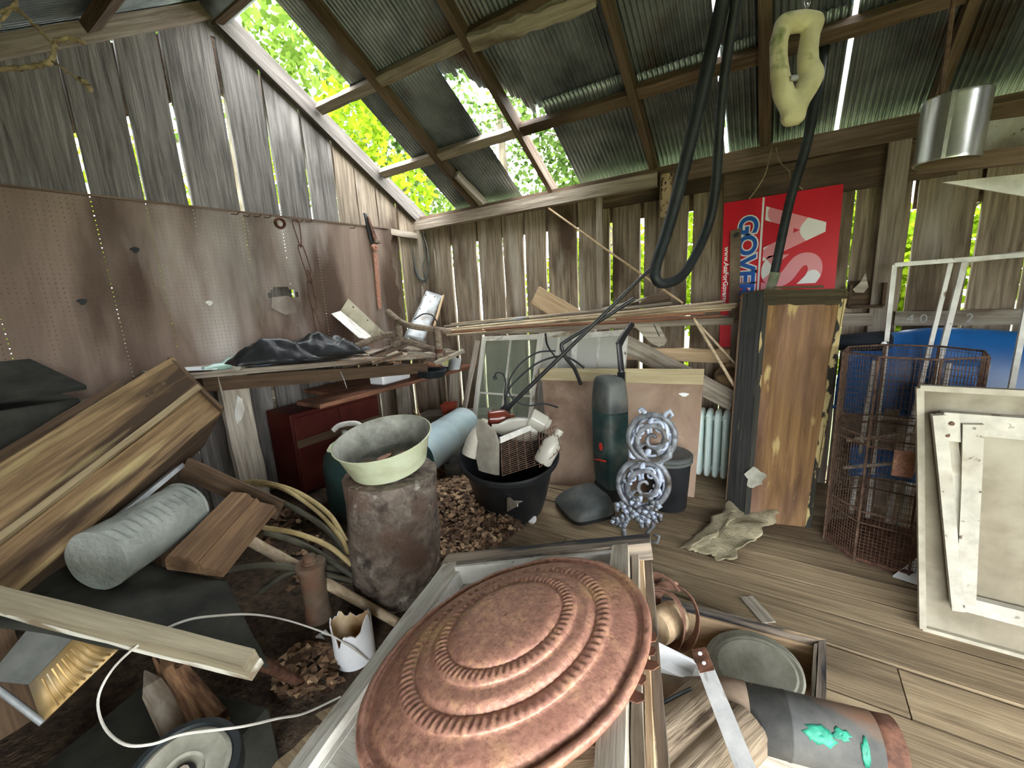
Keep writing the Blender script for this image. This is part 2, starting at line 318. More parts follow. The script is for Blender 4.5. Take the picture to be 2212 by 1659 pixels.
# ================================================================== the shed itself
YB, XL, XR, YF = 3.5, -3.41, 2.3, -.95          # back wall, left gable, right gable, front
SLP = .62; KS = math.hypot(1, SLP); ZE = 2.27; YR = 1.72
ZR = ZE + SLP*(YB-YR)
RN = V((0, SLP, 1)).normalized(); RN2 = V((0, -SLP, 1)).normalized()
def roofz(y): return ZE + SLP*(YB-y) if y > YR else ZR - SLP*(YR-y)
def rp(x, s, off=0): return V((x, YB - s/KS, ZE + SLP*s/KS)) + RN*off       # back slope: s metres up from the eave
SR = (YB-YR)*KS
def rp2(x, s, off=0): return V((x, YR - s/KS, ZR - SLP*s/KS)) + RN2*off     # front slope: s metres down from the ridge
def struct(name): return thing(name, None, None, kind='structure')

# ---- floor planks, laid along x
def nz(x, y, z=0, s=1.0): return noise.noise(V((x*s, y*s, z*s)))
floor = struct('floor')
y = YF-.1; row = 0
while y < YB+.1:
    wd = random.uniform(.17, .24); x = -3.6 - (row % 2)*.7; k = 0
    while x < 2.5:
        ln = 2.1 + .8*((row*7+k*3) % 4)/3 if k else 1.6+.5*(row % 3); x1 = min(x+ln, 2.6)
        dz = random.uniform(-.009, .0)
        board('floor_plank', [(x+.002, y+.007, -.03+dz), (x1-.004, y+.007, -.03+dz), (x1-.004, y+wd-.007, -.03+dz), (x+.002, y+wd-.007, -.03+dz)], .03, FLOORW, floor, .0015, 6, (0, 0, 1))
        x = x1; k += 1
    y += wd; row += 1
def dirtf(u, v):
    x, y = -3.36+2.1*u, -.9+2.6*v; e = min(1, 3*min(1-u, 1-v+.05)); return V((x+.12*nz(y*2, u*2, 7)*u, y+.1*nz(x*2, v*2, 9)*v, -.004+.018*max(0, e)+.012*noise.noise(V((x*5, y*5, 1)))*e))
dirt = build('dirt_layer', MB().grid(48, 56, dirtf), DIRT, floor, smooth=True); dirt['kind'] = 'stuff'
g = MB().box((-.5, 1.3, -.1), (6.6, 5.4, .1)); build('subfloor', g, DIRT, floor)

# ---- left gable wall: upright boards with gaps
wl = struct('wall_left')
gaps = [((20, 750), 7), ((170, 320), 7), ((290, 313), 7), ((386, 305), 9), ((500, 311), 10), ((593, 368), 6), ((667, 397), 5), ((732, 450), 4), ((775, 460), 2), ((818, 480), 2), ((871, 600), 5)]
ed = []
for (px, py), gw in gaps:
    p = W(px, py, x=XL); q = W(px+gw, py, x=XL); ed.append((p.y, abs(q.y-p.y)))
ed.sort()
cuts = [(YF-.02, 0)] + [(YF+.28*i, .006) for i in range(1, 5)]
cuts = [c for c in cuts if c[0] < ed[0][0]-.15] + ed + [(YB+.03, 0)]
for (y0, g0), (y1, g1) in zip(cuts, cuts[1:]):
    a, b = y0+g0/2, y1-g1/2
    zs = [roofz(a)+.05, roofz(b)+.05]
    tops = [(a, zs[0]), (b, zs[1])]
    board('plank', [(XL, a, -.05), (XL, a, zs[0]), (XL, b, zs[1]), (XL, b, -.05)], .025, WALLG if b < 2.6 else WALL, wl, .004, 12, (-1, 0, 0))
    if a < YR < b: bar('plank_tip', (XL-.012, YR-.1, ZR-.06), (XL-.012, YR+.1, ZR-.06), .02, .1, WALLG, wl)
bar('girt', (XL+.025, 3.05, 2.12), (XL+.025, 3.46, 2.11), .05, .06, BEAM, wl)
bar('girt', (XL+.02, -.9, .95), (XL+.02, 3.4, .95), .045, .09, BEAM, wl)
bar('corner_post', (XL+.04, YB-.05, 0), (XL+.04, YB-.05, 2.17), .08, .08, BEAM, wl, (1, 0, 0))
for k in range(4): board('light_block_board', [(XL-.06, -1.0, -.1+.27*k), (XL-.06, 2.45, -.1+.27*k), (XL-.06, 2.45, .16+.27*k), (XL-.06, -1.0, .16+.27*k)], .02, WALL, wl, .003, 6, (-1, 0, 0))  # boards added outside to block light through the low gaps under the bench
for a, b in ((YB+.1, YR), (YR, YF-.1)):
    board('barge_board', [(XL-.12, a, roofz(a)-.42 if a > YR else roofz(a)-.38), (XL-.12, b, roofz(b)-.40), (XL-.12, b, roofz(b)+.02), (XL-.12, a, roofz(a)+.02)], .02, BROWNB, wl, .003, 8, (-1, 0, 0))

# ---- back wall
wb = struct('wall_back')
gp = [(940, 2), (976, 5), (1032, 6), (1087, 3), (1133, 5), (1182, 6), (1248, 5), (1320, 8), (1386, 9), (1489, 11), (1567, 3), (1645, 1), (1735, 1), (1835, 3), (1905, 2), (1960, 14), (2097, 11), (2214, 8)]
ed = []
for px, gw in gp:
    p = W(px, 560, y=YB); q = W(px+gw, 560, y=YB); ed.append((p.x, abs(q.x-p.x)))
last = ed[-1][0]
cuts = [(XL-.03, 0)] + ed + [(last+.3*i, .006) for i in range(1, 6)]
hole_x = W(1827, 378, y=YB)
for (x0, g0), (x1, g1) in zip(cuts, cuts[1:]):
    a, b = x0+g0/2, x1-g1/2
    if b > XR+.3: break
    if a < hole_x.x < b:                                     # the board with a knot hole
        hz = hole_x.z; hx = hole_x.x; r = .016
        board('plank', [(a, YB, -.05), (a, YB, hz-.02), (b, YB, hz-.02), (b, YB, -.05)], .025, WALL, wb, .003, 10, (0, 1, 0))
        board('plank', [(a, YB, hz-.02), (a, YB, hz+.02), (hx-r, YB, hz+.02), (hx-r, YB, hz-.02)], .025, WALL, wb, .002, 2, (0, 1, 0))
        board('plank', [(hx+r, YB, hz-.02), (hx+r, YB, hz+.02), (b, YB, hz+.02), (b, YB, hz-.02)], .025, WALL, wb, .002, 2, (0, 1, 0))
        board('plank', [(a, YB, hz+.02), (a, YB, 2.3), (b, YB, 2.3), (b, YB, hz+.02)], .025, WALL, wb, .002, 2, (0, 1, 0))
        continue
    board('plank', [(a, YB, -.05), (a, YB, 2.3), (b, YB, 2.3), (b, YB, -.05)], .025, WALL, wb, .004, 12, (0, 1, 0))
def yb(px, py, off=0): return W(px, py, y=YB-off)
# plate under the rafters, in two lengths, a wide dark board under its right half
bar('plate', (XL-.02, YB-.05, 2.215), (-.86, YB-.05, 2.215), .09, .095, BEAM, wb)
bar('plate', (-.85, YB-.04, 2.215), (XR+.1, YB-.04, 2.215), .075, .09, BROWNB, wb)
bar('upper_plate', (XL, YB-.015, 2.285), (XR, YB-.015, 2.285), .05, .04, BROWNB, wb)
board('wide_board', [(-.42, YB-.03, 1.93), (.75, YB-.03, 1.95), (.75, YB-.03, 2.17), (-.42, YB-.03, 2.17)], .022, BROWNB, wb, .003, 6, (0, 1, 0))
board('fascia', [(XL, YB+.05, 1.99), (.6, YB+.05, 1.97), (.6, YB+.05, 2.26), (XL, YB+.05, 2.26)], .02, BROWNB, wb, .003, 6, (0, 1, 0))
board('fascia', [(.6, YB+.05, 1.8), (2.3, YB+.05, 1.8), (2.3, YB+.05, 2.26), (.6, YB+.05, 2.26)], .02, BROWNB, wb, .003, 6, (0, 1, 0))
board('backing_board', [(-1.35, YB-.03, 2.08), (-.42, YB-.03, 2.08), (-.42, YB-.03, 2.17), (-1.35, YB-.03, 2.17)], .022, BROWNB, wb, .003, 6, (0, 1, 0))
a = yb(1297, 560, .03); bar('stud', (a.x, YB-.03, .0), (a.x, YB-.03, 2.17), .05, .05, BEAM, wb, (0, 1, 0))
a = yb(1912, 560, .04); bar('stud', (a.x, YB-.04, .0), (a.x, YB-.04, 2.17), .10, .07, BEAM, wb, (0, 1, 0))
a, b = yb(1390, 694, .04), yb(1592, 690, .04); bar('rail', (a.x-.6, YB-.04, a.z), (b.x, YB-.04, a.z), .05, .07, BEAM, wb)
a, b = yb(1425, 765, .05), yb(1592, 765, .05); bar('rail', (a.x-.9, YB-.05, a.z), (b.x+.1, YB-.05, a.z), .07, .10, PALEW, wb)
a, b = yb(1592, 680, .05), yb(1592, 900, .05); bar('stud', (a.x, YB-.06, .0), (a.x, YB-.06, a.z+.05), .06, .05, BEAM, wb, (0, 1, 0))
a, b = yb(1835, 690, .05), yb(1900, 690, .05); bar('rail', (a.x-.2, YB-.05, a.z), (b.x-.04, YB-.05, a.z), .06, .08, BEAM, wb)
a, b = yb(1930, 688, .05), yb(2120, 688, .05); rail = bar('rail', (a.x, YB-.05, a.z), (2.2, YB-.05, a.z), .05, .085, GREYW, wb)
# ---- right and front walls (behind the camera, the front stands open)
wr = struct('wall_right')
y0 = YF
while y0 < YB:
    y1 = min(y0+.27, YB+.02)
    if y0 > .55: board('plank', [(XR, y0+.004, -.05), (XR, y0+.004, roofz(y0)), (XR, y1-.004, roofz(y1)), (XR, y1-.004, -.05)], .025, WALL, wr, .003, 5, (1, 0, 0))  # near end left open out of view to let in more daylight
    y0 = y1
wf = struct('wall_front')
OPEN = (.2, 2.25)
x0 = XL
while x0 < XR:
    x1 = x0+.27
    if not (x1 > OPEN[0] and x0 < OPEN[1]):
        board('plank', [(x0+.004, YF, -.05), (x0+.004, YF, roofz(YF)), (x1-.004, YF, roofz(YF)), (x1-.004, YF, -.05)], .025, WALL, wf, .003, 5, (0, -1, 0))
    x0 = x1
bar('lintel', (OPEN[0]-.1, YF+.03, roofz(YF)-.03), (OPEN[1]+.1, YF+.03, roofz(YF)-.03), .07, .07, BEAM, wf)

# ---- roof: rafters, purlins and corrugated iron with sheets missing
GREYRAF = wood('darkened_grey_rafter', C(62, 57, 52), C(100, 94, 88), (C(52, 46, 42), (1, 3, 3), .5, .72))  # colour darkened to offset the strong sky light beside the roof hole
rf = struct('roof')
for x, m, wd in ((XL+.03, GREYRAF, .05), (-2.62, BROWNB, .045), (-1.78, BROWNB, .045), (-.91, BROWNB, .045), (-.185, BROWNB, .06), (.62, BROWNB, .045), (1.4, BROWNB, .045), (2.2, BROWNB, .045)):
    gx = x < -3; bar('rafter', rp(x, -.05, .02 if gx else .045), rp(x, SR, .02 if gx else .045), wd, .14 if gx else .09, m, rf, RN, .003, 8)
    bar('rafter', rp2(x, 0, .045), rp2(x, 3.2, .045), wd, .09, BROWNB if x > -3 else BEAM, rf, RN2, .003, 8)
board('sister_rafter', [rp(-2.55, .02, .0), rp(-2.58, .42, .0), rp(-2.55, .42, .0), rp(-2.49, .02, .0)], .07, GREYW, rf, .003, 4, RN)
xs = [XL+.05, -2.62, -1.78, -.91, -.185, .62, 1.4, 2.2]
for i, (x0, x1) in enumerate(zip(xs, xs[1:])):
    for s, jm in ((.63, .012), (1.33, .015)):
        m = BEAM if i < 2 else BROWNB
        bar('purlin', rp(x0+.02, s+random.uniform(-jm, jm), .055), rp(x1-.02, s+random.uniform(-jm, jm), .055), .075, .055, m, rf, RN, .004, 6)
    bar('purlin', rp2(x0+.02, .8, .055), rp2(x1-.02, .8, .055), .075, .055, BROWNB, rf, RN2, .004, 4)
    bar('purlin', rp2(x0+.02, 1.6, .055), rp2(x1-.02, 1.6, .055), .075, .055, BROWNB, rf, RN2, .004, 4)
bar('bowed_purlin', rp(-1.75, 1.30, .02), rp(-.95, 1.25, .02), .09, .06, GREYW, rf, RN, .012, 10)
bar('ridge_beam', (XL-.1, YR, ZR+.02), (XR, YR, ZR+.02), .05, .12, BROWNB, rf)
PITCH = .032
def sheet(x0, x1, s0, s1, off, slope=rp, lower=None, dip=0):
    nx = int((x1-x0)/PITCH*6); ns = 12
    def fn(u, v):
        x = x0+(x1-x0)*u; lo = lower(x) if lower else s0; s = lo+(s1-lo)*v
        o = off + .008*math.cos(2*math.pi*x/PITCH) + .006*noise.noise(V((x*1.5, s*1.2, off*9))) - dip*max(0, u-.85)*math.sin(math.pi*v)
        return slope(x, s, o)
    return build('corrugated_sheet', MB().grid(nx, ns, fn), GALV, rf, smooth=True, solid=.0012)
def rag(x):                                                  # torn lower edge over the middle hole
    t = (x+2.17)/.62; return 1.24 - .58*t - .05*math.sin(t*17) - .03*math.sin(t*39)
sheet(-2.93, -2.13, -.13, 1.36, .100)
sheet(-2.93, -2.16, 1.24, SR+.05, .110)
sheet(-2.20, -1.56, .7, SR+.05, .114, lower=rag)
sheet(-1.55, -.90, -.13, .76, .100)
sheet(-1.60, -.90, .66, SR+.05, .112, lower=lambda x: .66+.06*max(0, -1.5-x)/.1)
sheet(-.92, -.435, -.13, .72, .106)
sheet(-.92, -.43, .62, SR+.05, .118)
sheet(-.415, .185, -.13, .72, .100, dip=.05)
sheet(-.415, .19, .62, SR+.05, .112)
for i, x in enumerate((.205, .82, 1.43, 2.04)):
    sheet(x, x+.635, -.13, .74, .102+.006*(i % 2)); sheet(x, x+.635, .62, SR+.05, .114+.006*(i % 2))
x = XL-.12; i = 0
while x < XR:
    sheet(x, x+.64, 0, 3.3, .104+.006*(i % 2), slope=rp2); x += .62; i += 1
lathe('ridge_cap', [(.12, -3.0), (.12, 3.0)], M.Translation((-.6, YR, ZR+.09)) @ M.Rotation(math.pi/2, 4, 'Y'), GALV, rf, 12, caps=False)

# ---- outdoors: ground, trees and shrubs seen through holes and gaps
gd = build('ground', MB().grid(2, 2, lambda u, v: (-40+80*u, -40+80*v, -.28)), GRASS); tag(gd, kind='structure')
def leaves(cx, rad, n, size, mat, name, parent, seed):
    rnd = random.Random(seed); mb = MB(); cx = V(cx)
    lumps = [(cx + V((rnd.gauss(0, .42)*rad[0], rnd.gauss(0, .42)*rad[1], rnd.gauss(0, .42)*rad[2])), rnd.uniform(.28, .5)) for _ in range(16)]
    for i in range(n):
        c, k = lumps[i % 16]
        d = V((rnd.gauss(0, 1), rnd.gauss(0, 1), rnd.gauss(0, 1))).normalized()*rnd.uniform(.35, 1)**.5
        p = c + V((d.x*rad[0]*k, d.y*rad[1]*k, d.z*rad[2]*k))
        s = size*rnd.uniform(.6, 1.3)
        t = V((rnd.gauss(0, 1), rnd.gauss(0, 1), rnd.gauss(0, .6)-.4)).normalized(); b = t.orthogonal(); b.rotate(M.Rotation(rnd.uniform(0, 6.28), 3, t))
        mb.add([p, p+t*s*.45+b*s*.33, p+t*s, p+t*s*.45-b*s*.33], [(0, 1, 2, 3)])
    me = bpy.data.meshes.new(name); me.from_pydata([tuple(v-cx) for v in mb.v], [], mb.f); me.materials.append(mat)
    o = bpy.data.objects.new(name, me); COL.objects.link(o); setw(o, M.Translation(cx), parent); o['kind'] = 'stuff'; return o
def tree(name, label, base, h, rad, n, size, mat, seed, cat='tree', group=None):
    t = thing(name, label, cat, base, group); b = V(base); rnd = random.Random(seed)
    top = b+V((rnd.uniform(-.4, .4), rnd.uniform(-.4, .4), h))
    tube('trunk', [b, b.lerp(top, .4)+V((.1, 0, 0)), top], [.02*h+.03, .015*h+.02, .02], BARK, t, 8, k=4)
    for i in range(5):
        a = b.lerp(top, .35+.12*i); q = a+V((rnd.uniform(-1, 1)*rad[0], rnd.uniform(-1, 1)*rad[1], rnd.uniform(.1, .7)*rad[2]))
        tube('branch', [a, a.lerp(q, .5)+V((0, 0, .15)), q], [.03+.004*h, .03, .01], BARK, t, 6, k=3)
    leaves(top-V((0, 0, rad[2]*.35)), rad, n, size, mat, 'foliage', t, seed)
tree('oak_tree', 'leafy tree filling the topmost roof hole beside the gable rafter', (-7.0, 3.4, -.28), 6.3, (2.2, 2.0, 2.6), 2800, .15, LEAF2, 1)
tree('oak_tree', 'tall tree crown seen through the long hole along the left rafter', (-9.5, 7.5, -.28), 8.2, (3.2, 2.6, 3.2), 3600, .16, LEAF, 2)
tree('oak_tree', 'spreading tree crown seen through the middle roof hole', (-6.2, 9.6, -.28), 8.4, (2.6, 2.4, 3.4), 4600, .15, LEAF, 3)
tree('oak_tree', 'tree with dark branches behind the lowest roof opening by the plate', (-4.0, 11.5, -.28), 7.2, (2.6, 2.2, 3.0), 5500, .15, LEAF, 4)
tree('oak_tree', 'distant tree low in the corner roof opening above the plate', (-11.5, 12.0, -.28), 7.0, (3.4, 2.8, 3.2), 3600, .17, LEAF2, 5)
for i, (bx, by, lab) in enumerate(((-6.0, -.4, 'lime green shrub glimpsed through the leftmost slits of the gable wall'), (-5.8, 1.8, 'lime green shrub glimpsed through the middle slits of the gable wall'),
        (-5.4, 4.2, 'lime green shrub outside the corner of gable and back wall'), (-3.0, 6.2, 'lime green shrub behind the left half of the back wall'), (-.9, 6.4, 'lime green shrub behind the back wall slits beside the stud'),
        (1.2, 6.0, 'lime green shrub behind the back wall slits beside the red sign'), (3.4, 5.6, 'lime green shrub behind the rightmost back wall slits'))):
    tree('shrub', lab, (bx, by, -.28), 2.2, (1.3, 1.3, 1.5), 9000, .095, LEAF3, 20+i, 'shrub', 'shrubs outside the shed')
# ================================================================== things
def one(o, label, cat, group=None, kind=None): return tag(o, label, cat, group, kind)
def nz(x, y, z=0, s=1.0): return noise.noise(V((x*s, y*s, z*s)))
PI = math.pi
def circ(n, f): return [f(2*PI*i/n) for i in range(n)]

# ---- chest under a tilted wooden tray, and the oval rusted boiler lid on it
TL, TR, BL, BR = V((-.84, .87, .62)), V((-.30, 1.10, .72)), V((-.68, .255, .62)), V((-.115, .51, .735))
def q4(u, v): return BL.lerp(BR, u).lerp(TL.lerp(TR, u), v)
n4 = (BR-BL).cross(TL-BL).normalized()
t = thing('wooden_tray', 'bare wooden tray with dark rails and flaking white inside under the rusty oval lid', 'tray', (-.48, .68, .55))
def rail(name, u0, v0, u1, v1, w_in, h, mat, dz=0, lab=None):
    a, b = q4(u0, v0), q4(u1, v1); c, d = q4(u1+w_in[0], v1+w_in[1]), q4(u0+w_in[0], v0+w_in[1])
    o = board(name, [p - n4*(h+dz) for p in (a, b, c, d)], h, mat, t, .002, 7, n4)
    if lab: o['label'] = lab
DKRAIL = wood('blackened_rail_wood', C(96, 88, 80), C(162, 146, 128), [(C(46, 46, 50), (2, 16, 16), .5, .6), (C(186, 160, 128), (3, 20, 20), .6, .7)])
rail('rail', -.02, 1.0, 1.02, 1.0, (0, -.085), .05, DKRAIL, 0)
rail('rail', .0, -.06, .0, .92, (.07, 0), .05, WHITEW)
rail('rail', .85, -.06, .85, .93, (.075, 0), .06, GREYW, .0)
rail('outer_strip', .93, -.06, .93, 1.0, (.03, 0), .03, GREYW, .03)
rail('outer_strip', .962, -.06, .962, .98, (.018, 0), .02, PALEW, .05)
rail('outer_strip', .982, -.06, .982, .99, (.028, 0), .03, DKRAIL, .07)
rail('back_strip', .03, 1.035, 1.0, 1.035, (0, -.03), .02, PALEW, .02)
rail('lining', .07, .91, .85, .91, (0, -.02), .07, WHITEP, .006)
rail('lining', .07, -.04, .07, .91, (.02, 0), .05, WHITEP, .02)
board('bottom_panel', [p-n4*.075 for p in (q4(.03, -.06), q4(.92, -.06), q4(.92, .93), q4(.03, .93))], .012, WHITEP, t, .0, 4, n4)
board('loose_panel', [p-n4*.0555 for p in (q4(.42, -.06), q4(.85, -.06), q4(.85, .42), q4(.50, .30))], .01, PALEW, t, .003, 4, n4)
board('loose_panel', [p-n4*.03 for p in (q4(.02, -.06), q4(.42, -.06), q4(.42, .2), q4(.06, .5))], .01, WHITEW, t, .003, 4, n4)
for px, py, k, s in ((1042, 1212, .0, .045), (990, 1250, .3, .03), (965, 1262, .9, .022), (1320, 1195, 1.2, .03)):
    c = W(px, py, pl=(TL-n4*.056, n4)); x = (TR-TL).normalized(); y = n4.cross(x)
    rnd = random.Random(px); poly = [c + (x*math.cos(a)+y*math.sin(a)*.7)*s*rnd.uniform(.65, 1.15) for a in (2*PI*i/9+k for i in range(9))]
    build('paint_flake', MB().prism(poly, n4*.004), WHITE, t)
ch = thing('storage_chest', 'plain plank chest standing on the floor under the wooden tray', 'chest', (-.48, .68, 0))
corners = [q4(.08, 0), q4(.88, 0), q4(.88, .92), q4(.08, .92)]
for i in range(4):
    a, b = corners[i], corners[(i+1) % 4]; za, zb = a.z-.1, b.z-.1
    for k in range(3):
        f0, f1 = k/3, (k+1)/3-.006
        board('side_plank', [(a.x, a.y, za*f0), (b.x, b.y, zb*f0), (b.x, b.y, zb*f1), (a.x, a.y, za*f1)], .02, GREYW, ch, .002, 4)
# lid
u = (TR-TL).normalized(); v = n4.cross(u); ang = math.atan2(.74, .67)
LC = V((-.487, .683, .693)) + u*.018 - v*.091 - n4*.012
lm = M.Translation(LC) @ M((u, v, n4)).transposed().to_4x4() @ M.Rotation(ang, 4, 'Z')
SA, SB = .319, .254
lid = thing('boiler_lid', 'large oval rust-mottled metal lid with crimped embossed rings lying on the tray', 'lid', LC)
prof = [(1.0, -.006), (1.012, .002), (1.0, .010), (.965, .011), (.955, .006), (.94, .0045), (.915, .008), (.89, .016), (.80, .026), (.745, .031), (.738, .035), (.715, .0385), (.66, .0385), (.635, .036), (.625, .0405), (.60, .049), (.56, .052), (.51, .054), (.50, .059), (.478, .063), (.43, .063), (.405, .061), (.395, .066), (.35, .0715), (.2, .0745), (.05, .0755), (.002, .0756)]
def lidpt(f, h, a):
    e = 0
    if .64 < f < .735: e = .0024*math.cos(a*84)*math.sin(PI*(f-.64)/.095)
    if .405 < f < .485: e = .0022*math.cos(a*66)*math.sin(PI*(f-.405)/.08)
    e += .0015*nz(math.cos(a)*f*3, math.sin(a)*f*3, 5)
    if f > .95: e += .003*nz(math.cos(a)*6, math.sin(a)*6, 2)
    return lm @ V((SA*f*math.cos(a), SB*f*math.sin(a), h+e))
NL = 528; pr2 = []
for (f0, h0), (f1, h1) in zip(prof, prof[1:]):
    pr2 += [(f0, h0), ((f0+f1)/2, (h0+h1)/2)]
pr2.append(prof[-1])
build('lid_plate', MB().ring([[lidpt(f, h, 2*PI*j/NL) for j in range(NL)] for f, h in pr2], caps=False), RUST, lid, smooth=True, solid=.0016)
for j in range(5):                                           # flaked rust scales hanging off the near rim
    a = -1.05+j*.11; rnd = random.Random(j)
    p = lidpt(1.0, -.004, a-.3); d = (p-LC).normalized()*rnd.uniform(.01, .026); tn = n4.cross(d).normalized()*.012
    build('rust_flake', MB().prism([p-tn-d*.3, p+tn-d*.3, p+tn*.8+d*.8, p+d, p-tn*.9+d*.6], n4*-.002), RUSTD, lid)

# ---- drawer on the floor at the right of the tray and what lies in it
dr = thing('drawer', 'low wooden drawer with black dovetailed edge standing on the floor planks', 'drawer', (-.05, 1.35, 0))
zt = .2; P = [W(1480, 1300, z=zt), W(1785, 1380, z=zt), W(1770, 1500, z=zt) + V((.0, -.22, 0))]
P.append(P[0]+(P[2]-P[1]))
P = [V((p.x, p.y, zt)) for p in P]; P[0] = P[0]+(P[0]-P[1])*.25; P[3] = P[3]+(P[3]-P[2])*.25
cx = sum(P, V())/4
def inw(p, k): return p + (V((cx.x, cx.y, zt))-p).normalized()*k
for i in (0, 1, 2, 3):
    a, b = P[i], P[(i+1) % 4]; c, d = inw(b, .03), inw(a, .03)
    board('drawer_side', [p-V((0, 0, .19)) for p in (a, b, c, d)], .188, DKRAIL if i < 2 else GREYW, dr, .002, 6, (0, 0, 1))
    if i < 2:
        a2, b2 = inw(a, .032), inw(b, .032); c2, d2 = inw(b, .045), inw(a, .045)
        board('inner_strip', [p-V((0, 0, .19)) for p in (a2, b2, c2, d2)], .165 if i == 0 else .18, PALEW if i == 0 else GREYW, dr, .002, 6, (0, 0, 1))
board('drawer_bottom', [(p.x, p.y, .012) for p in (inw(P[0], .03), inw(P[1], .03), inw(P[2], .03), inw(P[3], .03))], .014, PALEW, dr, .001, 4, (0, 0, 1))
# two stoneware lids leaning in it
for i, (pts, tn) in enumerate((([(1590, 1352), (1518, 1385), (1540, 1470), (1600, 1510), (1690, 1515), (1722, 1500), (1700, 1450), (1650, 1385)], 0), ([(1640, 1372), (1590, 1378), (1560, 1440), (1590, 1530), (1700, 1540), (1732, 1520), (1715, 1455), (1680, 1400)], .02))):
    c = W(1625 + 12*i, 1440+10*i, z=.13+.03*i); n = V((-.35, -.55, .75)).normalized()
    x = V((1, -.25, .3)); x = (x-n*x.dot(n)).normalized(); y = n.cross(x)
    pp = [(1.0, 0), (1.01, .006), (.98, .012), (.9, .012), (.86, .017), (.3, .02), (.0, .021)]
    rr = (.135, .12)[i]
    one(lathe('stoneware_lid', [(max(r*rr, .001), z) for r, z in pp], M.Translation(c+n*.008*i) @ M((x, y, n)).transposed().to_4x4(), SLATE, None, 36, 1.15, .8), ('oval grey stoneware lid at the back of the drawer, partly under another', 'oval grey stoneware lid on top in the drawer by its right end')[i], 'stone lid', 'stoneware lids in the drawer')
# white tray
c = W(1458, 1442, z=.33); t = thing('plastic_tray', 'small white rectangular plastic tray wedged beside the wooden tray', 'tray', c-V((0, 0, .03)))
x = (W(1505, 1425, z=.33)-W(1412, 1398, z=.33)).normalized(); m = aim(c, (0, 0, 1), x) @ M.Rotation(.25, 4, 'Y')
MBt = MB(); L2, W2 = .068, .036
build('tray_floor', MB().box((0, 0, -.02), (2*L2, 2*W2, .004), None), WHITE, t)
tf = [o for o in bpy.data.objects if o.name.startswith('tray_floor')][-1]; setw(tf, m @ M.Translation((0, 0, -.02)), t)
for a, b, s in (((0, W2, 0), None, (2*L2, .012, .04)), ((0, -W2, 0), None, (2*L2, .012, .04)), ((L2, 0, 0), None, (.03, 2*W2, .04)), ((-L2, 0, 0), None, (.012, 2*W2, .04))):
    o = build('tray_rim', MB().box((0, 0, 0), s), WHITE, t, bevel=.002); setw(o, m @ M.Translation(a), t)
# leather strap roll
c = W(1458, 1330, z=.3); t = thing('leather_collar', 'cracked brown leather band bent in a hoop with its loose end, beside the tray', 'leather band', c-V((0, 0, .1)))
ax = (RT*.8+FW*.6).normalized(); m = aim(c, ax, (0, 0, 1))
hoop = [m @ V((.105*math.cos(a), .08*math.sin(a), .01*math.sin(a*2))) for a in (2*PI*i/40 for i in range(41))]
build('hoop', MB().tube(hoop, .022, 10, flat=.16, up=None), LEATH, t, smooth=True)
hp2 = [m @ V((.095*math.cos(a)+.01, .07*math.sin(a), -.06)) for a in (2*PI*i/30*.8-.6 for i in range(31))]
build('inner_band', MB().tube(hp2, .026, 10, flat=.16), LEATH, t, smooth=True)
e = m @ V((.095, 0, 0)); tube('loose_end', [e, e+V((-.03, 0, .03)), e+V((-.07, .02, .02)), e+V((-.09, .03, -.02))], .02, LEATH, t, 8, k=5, flat=.3)
lathe('core', [(.05, -.09), (.055, -.08), (.055, .02), (.05, .03)], m @ M.Translation((-.005, 0, -.02)), PALEW, t, 20)
# log rounds
for i, (px, py, z, r, ln, lab) in enumerate(((1462, 1600, .40, .075, .16, 'cracked grey log nearest the wooden tray at the bottom edge'), (1535, 1650, .40, .06, .16, 'split tan log half hidden beside the grey one at the bottom edge'))):
    c = W(px, py, z=z-.06); m = aim(c, V((-.35, -.9, .15)), (0, 0, 1)); rnd = random.Random(i+3)
    rings = [[m @ V((r*(1+.08*nz(math.cos(a)*2, math.sin(a)*2, zz*4+i))*math.cos(a)*k, r*(1+.08*nz(math.cos(a)*2, math.sin(a)*2, zz*4+i))*math.sin(a)*k, zz)) for a in (2*PI*j/28 for j in range(28))] for zz, k in ((-ln, .9), (-ln+.01, 1), (-.1, 1), (0, 1), (ln-.02, 1), (ln, .85))]
    fr = aim(c, m.to_3x3() @ V((1, 0, 0)), m.to_3x3() @ V((0, 0, 1)))
    t = thing('log', lab, 'log', (c.x, c.y, 0)); build('log_wood', MB().ring(rings), LOG, t, smooth=True, frame=fr, sharp=40)
    for k in range(3):
        a = [.4, 1.2, 2.2][k]+i; p0 = m @ V((r*1.0*math.cos(a), r*math.sin(a), -ln*.6+.1*k)); p1 = m @ V((r*1.0*math.cos(a+.5), r*math.sin(a+.5), ln*.3))
        tube('crack', [p0, p0.lerp(p1, .5)+n4*.004, p1], .004, BLACKR, t, 5, k=3)
build('wood_scrap_pile', MB().box(W(1480, 1640, z=.1), (.3, .3, .14), M.Rotation(.3, 3, 'Z')), GREYW); one(bpy.data.objects['wood_scrap_pile'], 'grey offcut block lying under the two logs by the tray', 'offcut')
